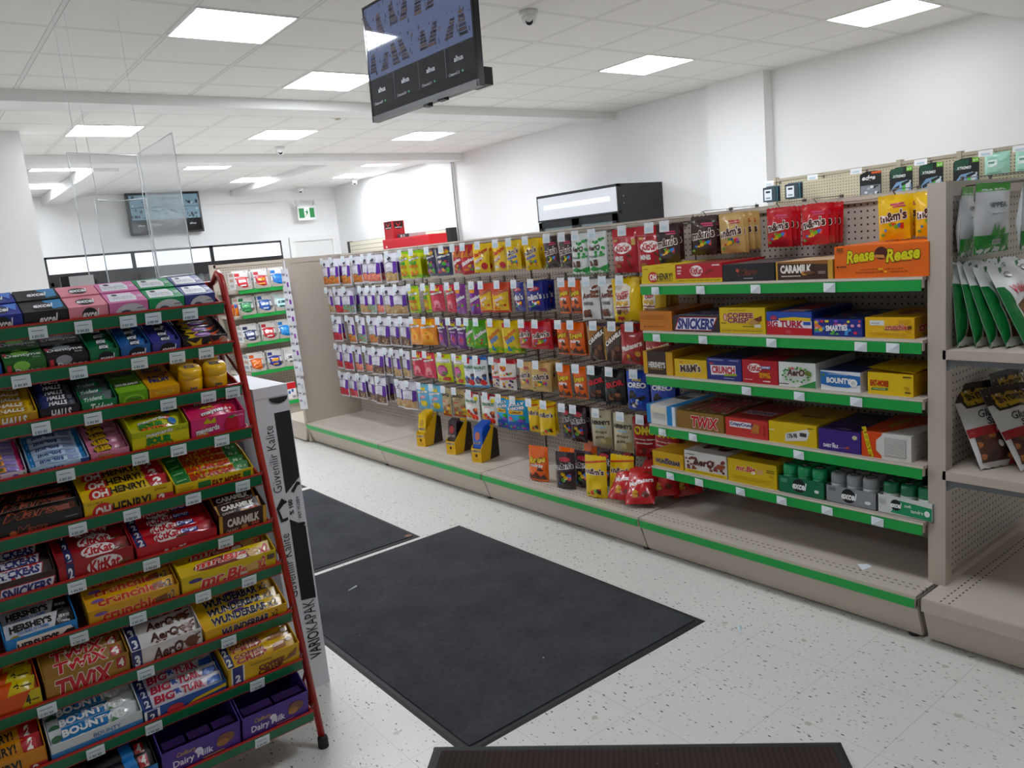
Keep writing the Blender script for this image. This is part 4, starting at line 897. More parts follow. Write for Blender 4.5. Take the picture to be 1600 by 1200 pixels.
tray(3, 0.104, 0.191, '#e6d8e8', 'pale tray of pink-ended candy rolls', [('blobs', .05, .1, .95, .9, 12, .006, ['#d8507a', '#e8a03a', '#6a9a4a', '#8a6ac0'], 1)], .02, .045, .16, '#c9b8dc', 6, 'pink and lilac fruit candy roll', mr, bh=.024, bd=.022, name='candy_roll', cat='candy roll')
mb_ = [('r', 0, 0, .08, 1, '#2f86c4'), ('r', .92, 0, 1, 1, '#2f86c4'), ('r', .08, .1, .92, .9, '#c9dcf2'), T('mentos', .38, .5, .42, .55, '#2a3a7c', b=.05), ('r', .66, .25, .86, .75, '#8f9cc8')]
tray(3, 0.194, 0.332, '#b8d4ee', 'pale blue tray of mint rolls', [T('mentos', .35, .5, .4, .6, '#2a3a7c', b=.05), ('r', .85, 0, 1, 1, '#2a4f9a')], .02, .045, .16, '#a8c8ea', 6, 'pale blue mint roll with navy lettering', mb_, bh=.024, bd=.022, name='candy_roll', cat='candy roll')
hb_ = [('e', .35, .5, .26, .42, '#3a2a20'), T('Hubba', .33, .62, .4, .34, '#ecc03a', b=.05, r=4), T('Bubba', .37, .32, .4, .34, '#ecc03a', b=.05, r=4), ('r', .66, .3, .94, .7, '#d892aa')]
tray(3, 0.332, 0.430, '#d88aa6', 'pink bubble gum tray', [T('Hubba', .4, .5, .4, .6, '#e8b83a', o='#3a2a20')], .024, .06, .165, '#de8fae', 6, 'pink bubble gum pack with yellow lettering', hb_, bh=.034, name='gum_pack', cat='gum pack')
sp = [('p', [(.0, .0), (1, .0), (1, .3), (0, .2)], '#e8d838'), T('maynards', .42, .68, .5, .2, '#f4f4ee', o='#26282a', ow=.06, b=.03, r=8), T('SOUR', .4, .44, .42, .22, '#3a9a3a', o='#17301a', ow=.06, b=.05), T('PATCH', .45, .22, .46, .2, '#e87a2a', o='#4a2410', ow=.06, b=.05), ('e', .8, .55, .08, .16, '#3a78c0'), ('e', .72, .75, .06, .1, '#b84a3a')]
tray(3, 0.434, 0.586, '#b4bf2c', 'lime yellow tray of sour candy pouches', [('r', 0, 0, 1, .75, '#dcd028'), T('maynards', .48, .8, .46, .2, '#f6f6f0', o='#22262a', ow=.06, b=.03, r=5), T('SOUR', .46, .52, .42, .26, '#2f8f38', o='#15301a', ow=.06, b=.05), T('PATCH', .46, .2, .46, .26, '#e2702a', o='#4a2410', ow=.06, b=.05), T('18 x 60 g', .87, .82, .18, .1, '#3a3a20')], .052, .07, .16, '#c8c83a', 3, 'yellow-green sour candy pouch', sp, bh=.075, bd=.026, name='candy_pouch', cat='candy pouch')
sb = [('p', [(.1, .1), (.5, .5), (.15, .9), (.45, .6), (.7, .9)], '#e8a04a'), ('p', [(.25, .7), (.35, .9), (.4, .75), (.5, .95), (.52, .72)], '#d8c03a'), T('maynards', .55, .45, .6, .26, '#f6f2f2', o='#2a2026', ow=.06, b=.04, r=8), ('e', .8, .6, .12, .3, '#c01f36'), ('e', .3, .25, .1, .12, '#b81a30')]
tray(3, 0.588, 0.745, '#d83a78', 'hot pink tray of berry candy pouches', [('p', [(.05, .2), (.4, .95), (.2, .5), (.35, .2)], '#e8a050'), ('p', [(.22, .75), (.3, .98), (.36, .8), (.44, .98), (.46, .7)], '#c8b83a'), T('maynards', .3, .45, .42, .3, '#f6f2f2', o='#3a1a2a', ow=.06, b=.04, r=6), ('e', .75, .5, .14, .4, '#c4203a'), ('p', [(.66, .85), (.85, .92), (.75, .75)], '#5a8a3a'), T('18 x 64 g', .88, .85, .18, .1, '#f0d8e0')], .055, .075, .16, '#d83068', 3, 'pink berry candy pouch', sb, bh=.075, bd=.026, name='candy_pouch', cat='candy pouch')
ms = [T('Mars', .5, .5, .55, .6, '#2a1512', o='#d86a4a', ow=.045, s=.35), ('p', [(.78, .25), (.92, .35), (.9, .7), (.76, .6)], '#8a4a3a'), T('2', .94, .45, .06, .5, '#1a1010', o='#d86a4a', ow=.05), ('r', 0, .93, 1, .97, '#8f8c88')]
tray(4, 0.064, 0.289, '#1c1b1a', 'black tray of black bars with red script', [('e', .3, .42, .035, .14, '#b8603a'), T('Mars', .48, .42, .3, .5, '#1c1412', o='#cf6346', ow=.05, s=.35), ('r', .82, .62, .95, .66, '#9a9894')], .04, .062, .165, '#1a1818', 5, 'black chocolate bar with red script', ms, bh=.046)
oh = [('e', .2, .5, .13, .5, '#c9302a'), T('OH', .2, .5, .17, .5, '#f6f2ea', b=.05), T('HENRY!', .52, .52, .4, .52, '#17140e', b=.03), ('p', [(.8, .0), (1, .0), (1, 1), (.74, 1)], '#b8262c'), T('2', .86, .5, .1, .6, '#f6efe6', b=.05, s=.2), ('r', .3, .14, .72, .17, '#2a2410')]
tray(4, 0.289, 0.514, '#e2c02a', 'yellow tray of yellow bars with red ovals', [('e', .2, .3, .12, .5, '#c9302a'), T('OH', .2, .34, .16, .5, '#f6f2ea', b=.05), T('HENRY!', .52, .34, .42, .6, '#17140e', b=.03), ('p', [(.78, .0), (1, .0), (1, .5), (.8, .55)], '#b83038'), T('2', .85, .3, .07, .4, '#f6efe6', b=.05, s=.2), T('24 x 85 g', .12, .84, .16, .1, '#4a3a10'), T('#79240', .85, .8, .14, .1, '#4a3a10')], .045, .066, .165, '#e6c22c', 4, 'yellow chocolate bar with red oval', oh, bh=.05)
em = [('r', .0, .0, .2, 1, '#2f7a3a'), ('r', .8, 0, 1, 1, '#2f7a3a'), T('EAT-MORE', .5, .5, .56, .62, '#c8401f', o='#5a1a10', ow=.05, b=.06), ('r', .04, .45, .16, .55, '#8fc08a'), T('52 g', .9, .5, .12, .3, '#dfe8d0', b=.03)]
tray(4, 0.515, 0.739, '#e2c22c', 'yellow tray of yellow bars with green ends', [('r', .28, .2, .44, .85, '#2f7a3a'), T('EAT-MORE', .64, .45, .36, .55, '#7a2a18', b=.05), ('r', .86, .3, .96, .85, '#2f7a3a'), ('r', .03, .5, .2, .54, '#8a6a18'), ('r', .03, .65, .22, .69, '#8a6a18')], .032, .05, .165, '#e2b82a', 5, 'yellow chocolate bar with green ends', em, bh=.04)
sn = [('p', [(.08, .1), (.84, .1), (.9, .92), (.14, .92)], '#c8343a'), ('p', [(.095, .15), (.83, .15), (.885, .87), (.15, .87)], '#dfe0e8'), T('SNICKERS', .49, .5, .68, .52, '#272f72', b=.06, s=.2)]
tray(5, 0.037, 0.202, '#3a2622', 'dark brown tray of bars with blue slanted lettering', [('p', [(.2, .05), (.93, .05), (.99, .72), (.26, .72)], '#c8343a'), ('p', [(.215, .09), (.92, .09), (.975, .68), (.27, .68)], '#e4e4ec'), T('SNICKERS', .59, .38, .66, .46, '#272f72', b=.06, s=.25)], .045, .065, .165, '#33201e', 4, 'dark brown bar with blue slanted lettering', sn, bh=.046)
kk = lambda u0=.56: [('r', .1, 0, .2, 1, '#20265e'), T('2', .15, .5, .05, .5, '#eef0f4', b=.05), ('e', u0, .52, .24, .42, '#efe6e4'), T('KitKat', u0, .52, .4, .56, '#b41c24', b=.05, s=.1), ('p', [(.8, .3), (.95, .45), (.9, .55), (.78, .42)], '#7a4a2a')]
tray(5, 0.204, 0.384, '#a31f24', 'red tray of red wafer bars with navy band', kk(.6), .048, .066, .165, '#8f1a1f', 3, 'red wafer bar with navy band', kk(), bh=.05)
kc = [('p', [(.02, .0), (.14, .0), (.10, 1), (.0, 1)], '#26306a'), T('2', .07, .5, .05, .5, '#eef0f4', b=.05), ('e', .4, .5, .17, .4, '#efe6e4'), T('KitKat', .4, .5, .3, .56, '#b41c24', b=.05, s=.1), ('r', .58, .35, .8, .68, '#2b3f98'), T('CHUNKY', .69, .52, .2, .26, '#f0f2f8', b=.04), ('p', [(.5, .1), (.66, .16), (.62, .3), (.5, .26)], '#5a3524')]
tray(5, 0.387, 0.602, '#b8232a', 'bright red tray of chunky wafer bars', [('blobs', .2, .1, .6, .5, 8, .006, ['#efe6e4'], 2), ('p', [(.86, .3), (1, .3), (1, 1), (.84, .8)], '#a81e26')], .035, .062, .165, '#c0242c', 5, 'bright red chunky wafer bar', kc, bh=.042, bd=.022, rough=.2)
cm = [('r', 0, 0, .05, 1, '#c08a3a'), ('r', .95, 0, 1, 1, '#c08a3a'), T('CARAMILK', .48, .62, .72, .36, '#f2ede4', b=.05), ('e', .58, .2, .09, .14, '#c88a4a'), T('CHUNKY', .25, .22, .3, .16, '#e8e0d0'), ('e', .82, .25, .14, .14, '#b43a2a')]
tray(5, 0.606, 0.746, '#3a231c', 'brown and gold tray of caramel bars, rightmost', [('r', 0, 0, .07, 1, '#c9983f'), ('r', .93, 0, 1, 1, '#c9983f'), T('CARAMILK', .5, .62, .66, .32, '#e8e0d4', b=.05), T('CHUNKY', .26, .26, .26, .18, '#d8ccb8'), ('e', .52, .3, .07, .12, '#b8804a'), T('BAR', .76, .36, .16, .16, '#d86a4a')], .058, .075, .165, '#35201a', 3, 'dark brown caramel bar with white capitals', cm, bh=.05)
hs = [('p', [(.68, 0), (1, 0), (1, 1), (.8, 1)], '#2a2424'), T('HERSHEY\'S', .38, .62, .6, .4, '#1d1a1c', b=.05), T('COOKIES N CREME', .4, .28, .46, .16, '#3a7ac0', b=.02), ('e', .12, .18, .08, .14, '#b8923a'), T('50% MORE', .87, .6, .16, .16, '#e8e4e0', b=.02), ('r', .8, .3, .94, .4, '#8a8684')]
tray(6, 0.063, 0.225, '#2f86c8', 'sky blue tray of white cookie bars, seventh', [('p', [(.12, 0), (1, 0), (.9, .8), (.16, .8)], '#efe8e0'), T('HERSHEY\'S', .44, .35, .56, .5, '#1d1a1c', b=.05), ('p', [(.72, .2), (.84, .6), (.96, .6), (.94, .2)], '#2a2424')], .035, .06, .165, '#dfdfe2', 3, 'white cookie bar with black capitals', hs, bh=.055, bd=.02)
cr = [T('crunchie', .45, .5, .66, .62, '#c83a24', o='#f0d890', ow=.05, b=.05), ('p', [(.74, .3), (.86, .35), (.86, .8), (.74, .72)], '#8a4a24'), T('x2', .91, .5, .1, .5, '#2a1a10', o='#f0e0c0', ow=.05), ('e', .12, .7, .07, .12, '#7a5aa0')]
tray(6, 0.246, 0.474, '#dca438', 'golden tray of golden bars with red lettering', [T('crunchie', .45, .5, .6, .6, '#c83a24', o='#f0d890', ow=.05, b=.05), ('p', [(.72, .3), (.86, .35), (.86, .7), (.72, .62)], '#7a4a2a'), T('x2', .9, .55, .08, .5, '#2a1a10', o='#f0e0c0', ow=.05), ('e', .13, .72, .07, .1, '#7a5aa0')], .042, .06, .165, '#e4ac36', 4, 'golden honeycomb bar with red lettering', cr, bh=.044)
bg = [('e', .5, .5, .36, .36, '#7a1f1a'), T('mr.Big', .45, .5, .55, .6, '#d23a30', o='#f4eee0', ow=.06, b=.06, s=.2), ('p', [(.74, .25), (.86, .3), (.84, .75), (.72, .65)], '#d8b070'), T('x2', .92, .5, .1, .6, '#d23a30', o='#f4eee0', ow=.05, b=.05)]
tray(6, 0.476, 0.747, '#e0c42a', 'yellow tray of yellow bars with big red letters', [('e', .14, .7, .07, .1, '#4a3a7a'), T('mr.Big', .45, .45, .5, .6, '#d23a30', o='#f4eee0', ow=.06, b=.06, s=.2), ('p', [(.68, .3), (.8, .35), (.78, .75), (.66, .65)], '#d8b070'), T('x2', .84, .6, .08, .5, '#d23a30', o='#f4eee0', ow=.05, b=.05), ('r', .9, .6, .98, .85, '#5a4a3a')], .052, .07, .165, '#e3c22a', 3, 'yellow chocolate bar with big red letters', bg, bh=.05)
rc = [('p', [(.6, 0), (.95, 0), (1, 1), (.72, 1)], '#d8c41e'), T('4', .75, .6, .06, .4, '#1a160c', b=.05), ('r', .8, .5, .94, .58, '#4a4010'), ('e', .3, .5, .14, .3, '#4a2a1a')]
tray(7, -0.064, 0.117, '#d85a1e', 'orange and yellow tray at left frame edge', [('p', [(.7, 0), (1, 0), (1, 1), (.88, 1)], '#d8c41e'), T('4', .84, .6, .05, .4, '#1a160c', b=.05), ('r', .88, .5, .97, .56, '#4a4010'), ('e', .3, .4, .16, .2, '#5a2f1a')], .05, .07, .165, '#dc5a1a', 4, 'orange peanut butter bar with yellow corner', rc, bh=.045)
tw = [T('TWiX', .45, .5, .62, .7, '#c4242c', o='#efe6da', ow=.06, b=.06, s=.1), ('r', .82, .2, .95, .8, '#b0262c'), T('4', .885, .5, .08, .45, '#f2eae0', b=.05)]
tray(7, 0.122, 0.319, '#a87d34', 'tan gold tray of gold bars with red lettering', [T('TWiX', .45, .45, .64, .7, '#c4242c', o='#efe6da', ow=.06, b=.06, s=.15), ('r', .84, .45, .95, .9, '#b0262c'), T('4', .895, .68, .06, .3, '#f2eae0', b=.05)], .058, .075, .165, '#9a7230', 4, 'gold biscuit bar with red lettering', tw, bh=.046)
ae = lambda: [('r', .0, 0, .13, 1, '#232c66'), T('3', .065, .5, .06, .5, '#eef0f4', b=.05), T('AerO', .5, .5, .42, .55, '#4a2418', b=.05, s=.15), ('e', .84, .55, .1, .26, '#6a3a24'), ('blobs', .62, .1, .98, .95, 12, .004, ['#6a3a24'], 4), ('blobs', .15, .05, .5, .25, 8, .004, ['#6a3a24'], 5)]
tray(7, 0.322, 0.505, '#e2dedb', 'white tray of white bubbly bars with navy band', ae(), .052, .07, .165, '#e6e2de', 3, 'white bubbly bar with brown lettering', ae(), bh=.05, L=[('r', 0, 0, .3, 1, '#cfcac6')])
wn = [T('WUNDERBAR', .45, .5, .66, .6, '#1c1a3a', o='#f0ead8', ow=.05, b=.05, s=.1), T('x2', .87, .55, .12, .6, '#1c1a2a', o='#f0e0b0', ow=.05), ('e', .45, .85, .07, .1, '#5a3f8a')]
tray(7, 0.507, 0.749, '#dfae28', 'amber tray of yellow bars with navy capitals', [T('WUNDERBAR', .48, .5, .56, .5, '#1c1a3a', o='#f0ead8', ow=.05, b=.05, s=.1), T('x2', .84, .6, .08, .45, '#1c1a2a')], .036, .06, .165, '#e4ba34', 5, 'yellow peanut bar with navy capitals', wn, bh=.044)
o2 = [T('HENRY!', .5, .5, .4, .52, '#17140e', b=.03), ('p', [(.78, .0), (1, .0), (1, 1), (.76, 1)], '#b8262c'), T('2', .87, .5, .08, .6, '#f6efe6', b=.05, s=.2)]
tray(8, -0.091, 0.101, '#d08a2a', 'orange-brown tray at left frame edge', [T('HENRY!', .5, .5, .42, .6, '#17140e', b=.03), ('p', [(.76, .0), (1, .0), (1, .4), (.8, .4)], '#b83038'), T('2', .86, .2, .06, .3, '#f6efe6', b=.05)], .055, .07, .165, '#c8862a', 3, 'orange-brown bar with black lettering', o2, bh=.05)
bo = [('p', [(.1, .05), (.62, .05), (.7, .95), (.14, .95)], '#2f7fc0'), T('BOUNTY', .42, .5, .56, .5, '#eef2f4', o='#22303a', ow=.05, b=.06), ('e', .78, .55, .09, .34, '#f2f4f2'), ('e', .78, .55, .06, .2, '#d0d4d2'), ('p', [(.66, .1), (.76, .2), (.7, .4)], '#5a8a5a'), ('e', .07, .4, .06, .2, '#3f6a4a')]
tray(8, 0.105, 0.321, '#d9dee0', 'white and blue tray of coconut bars', [('r', 0, 0, 1, .55, '#3a86c4'), ('p', [(.1, 0), (.2, .3), (.3, .0)], '#4a7a4a'), T('BOUNTY', .6, .7, .3, .2, '#2f6aa8')], .045, .06, .165, '#cfd6d8', 5, 'silver and blue coconut bar', bo, bh=.042, bd=.022, rough=.2)
bt = [('r', .0, 0, .1, 1, '#232c66'), T('2', .05, .5, .05, .5, '#eef0f4', b=.05), T('BIG', .26, .5, .24, .56, '#b4203a', o='#f2eef0', ow=.05, b=.06, s=.1), T("'R", .43, .6, .08, .4, '#2a4aa0', b=.05), T('TURK', .63, .5, .28, .56, '#b4203a', o='#f2eef0', ow=.05, b=.06, s=.1), ('p', [(.8, .3), (.98, .3), (.98, .75), (.82, .75)], '#3a6ac0'), ('r', .1, .0, 1, .1, '#d8a83a')]
tray(8, 0.321, 0.539, '#2a57a4', 'blue tray of white and red nougat bars', [('r', 0, 0, .18, 1, '#eef0f4'), ('r', .03, 0, .15, .95, '#232c66'), T('2', .09, .5, .05, .4, '#eef0f4', b=.05), ('p', [(.5, .35), (1, .6), (1, .85), (.6, .6)], '#e0c03a'), ('e', .36, .5, .1, .3, '#c03a44')], .036, .06, .165, '#e2dce4', 5, 'white bar with red lettering and navy end', bt, bh=.042)
cc = [('r', .0, 0, .1, 1, '#232c66'), T('2', .05, .5, .05, .5, '#eef0f4', b=.05), T('COFFEE', .34, .68, .42, .32, '#8a2f24', o='#f4ecd8', ow=.05, b=.05), T('CRISP', .36, .3, .42, .34, '#a8302a', o='#f4ecd8', ow=.05, b=.05), ('p', [(.66, .2), (.86, .3), (.88, .75), (.68, .65)], '#a8774a'), ('e', .92, .7, .04, .14, '#f0ece0')]
tray(8, 0.541, 0.754, '#dfb22c', 'yellow tray of yellow wafer bars, navy corner band', [('r', .04, 0, .22, 1, '#e8e4dc'), ('r', .06, 0, .2, 1, '#232f78'), T('2', .13, .45, .06, .3, '#eef0f4', b=.05), T('COFFEE', .6, .55, .36, .2, '#6a2a1c', b=.06), T('CRISP', .58, .32, .34, .22, '#6a2a1c', b=.06), ('p', [(.76, .4), (.94, .5), (.96, .85), (.86, .62)], '#8a5a3a'), ('r', .3, .8, .6, .84, '#8a6a1a')], .06, .075, .165, '#ddb02a', 4, 'yellow wafer bar with red-brown lettering', cc, bh=.045)
cb = [('p', [(.55, 0), (.75, 0), (.7, 1), (.5, 1)], '#2a7ac0'), ('r', .76, .2, .92, .85, '#b0262c'), T('4', .84, .52, .07, .5, '#f2eae0', b=.05)]
tray(9, 0.174, 0.328, '#17181c', 'black and blue tray at the bottom frame edge', [('r', .7, 0, 1, 1, '#2a78b8'), ('r', .55, .2, .75, .9, '#b0262c'), T('4', .65, .55, .06, .5, '#f2eae0', b=.05)], .06, .07, .165, '#17191f', 3, 'black cookie bar with blue stripe', cb, bh=.05)
dm = [('e', .3, .55, .2, .22, '#5a3220'), ('e', .5, .62, .16, .18, '#7a4a2a'), ('r', .3, .2, .7, .26, '#b83a4a')]
for a, b2, q in ((0.334, 0.545, 0), (0.547, 0.746, 1)):
    tray(9, a, b2, '#4a2d8a', ('purple tray of chocolate tablets, left of two purple' if q == 0 else 'purple tray of chocolate tablets, right of two purple'), [T('Cadbury', .3, .72, .24, .2, '#c8a050', s=.3), T('Dairy Milk', .38, .42, .5, .3, '#eeeaf4', b=.02), ('r', .52, .12, .8, .16, '#c86a8a' if q else '#c8a050'), ('r', .5, .22, .78, .26, '#c86a8a' if q else '#c8a050'), ('e', .8, .62, .12, .2, '#7a4a30'), ('e', .76, .5, .08, .12, '#a8703a'), ('e', .45, .62, .05, .1, '#e8e4f0')], .075, .09, .15, None, inner='#3a2470')
    W = b2-a-.004
    for c in range(2 if q else 3):
        m = MB(); wq = (W-.012)/(2 if q else 3)-.008; m.box(-wq/2, wq/2, 0, .03, 0, .085, M('#33204e', .35)); prints(m, [('r', .08, .35, .92, .95, '#241a2c')]+[('e', .5, .6, .3, .16, '#5a3422'), ('e', .6, .52, .14, .1, '#8a5a3a'), ('r', .15, .38, .85, .42, '#b0384a')], wq, .085, lambda u, v, o: ((u-.5)*wq, -o, v*.085))
        o = m.build('chocolate_tablet'); place(o, 9, (a+b2)/2-W/2+.008+(c+.5)*(wq+.008), .012, .004, R(8)); tag(o, 'dark purple chocolate tablet, %s from left in %s purple tray' % (ORD[c], 'right' if q else 'left'), 'chocolate bar', 'tablets in the purple trays')
# ---------------------------------------------------------------- hanging bags on the gondola
def nuts(cols, seed):
    its = [('r', .03, .06, .97, .36, cols[0]), ('blobs', .05, .07, .95, .36, 26, .011, cols, seed),
           ('p', [(.72, .3), (.99, .34), (.99, .70), (.78, .72)], '#5a2a8f'),
           ('p', [(0, .36), (.4, .40), (.75, .36), (.75, .34), (.4, .375), (0, .34)], '#4a3a5c'), ('p', [(0, .66), (.4, .74), (.8, .70), (.8, .685), (.4, .725), (0, .64)], '#4a3a5c'),
           ('e', .42, .84, .13, .045, '#4a4658'), ('e', .40, .80, .1, .03, '#5a5668'), ('r', .15, .5, .55, .53, '#b8b4c4'), ('r', .15, .45, .6, .47, '#c4c0d0')]
    return its
def mm(txt='#efe9e2', dots=('#c9342c', '#3a7ac0', '#6aa83a', '#e0b030'), tagc='#c2486a', cup='#4a2a20'):
    return [('r', .42, .78, .86, .82, tagc), ('r', .5, .73, .9, .76, tagc), T('m&m\'s', .5, .54, .84, .2, cup, o=txt, ow=.085, b=.06, r=6), ('blobs', .2, .2, .85, .38, 9, .012, dots, 2), ('e', .14, .12, .07, .035, '#6a9a4a')]
def mayn(body, words='maynards'):
    return [('p', [(.2, .8), (.3, .97), (.4, .82), (.5, .98), (.6, .82), (.72, .95), (.76, .76)], '#e0c83a'), T(words, .5, .7, .84, .11, '#f4f4f0', o='#2a2a30', ow=.07, b=.04, r=6)] + body
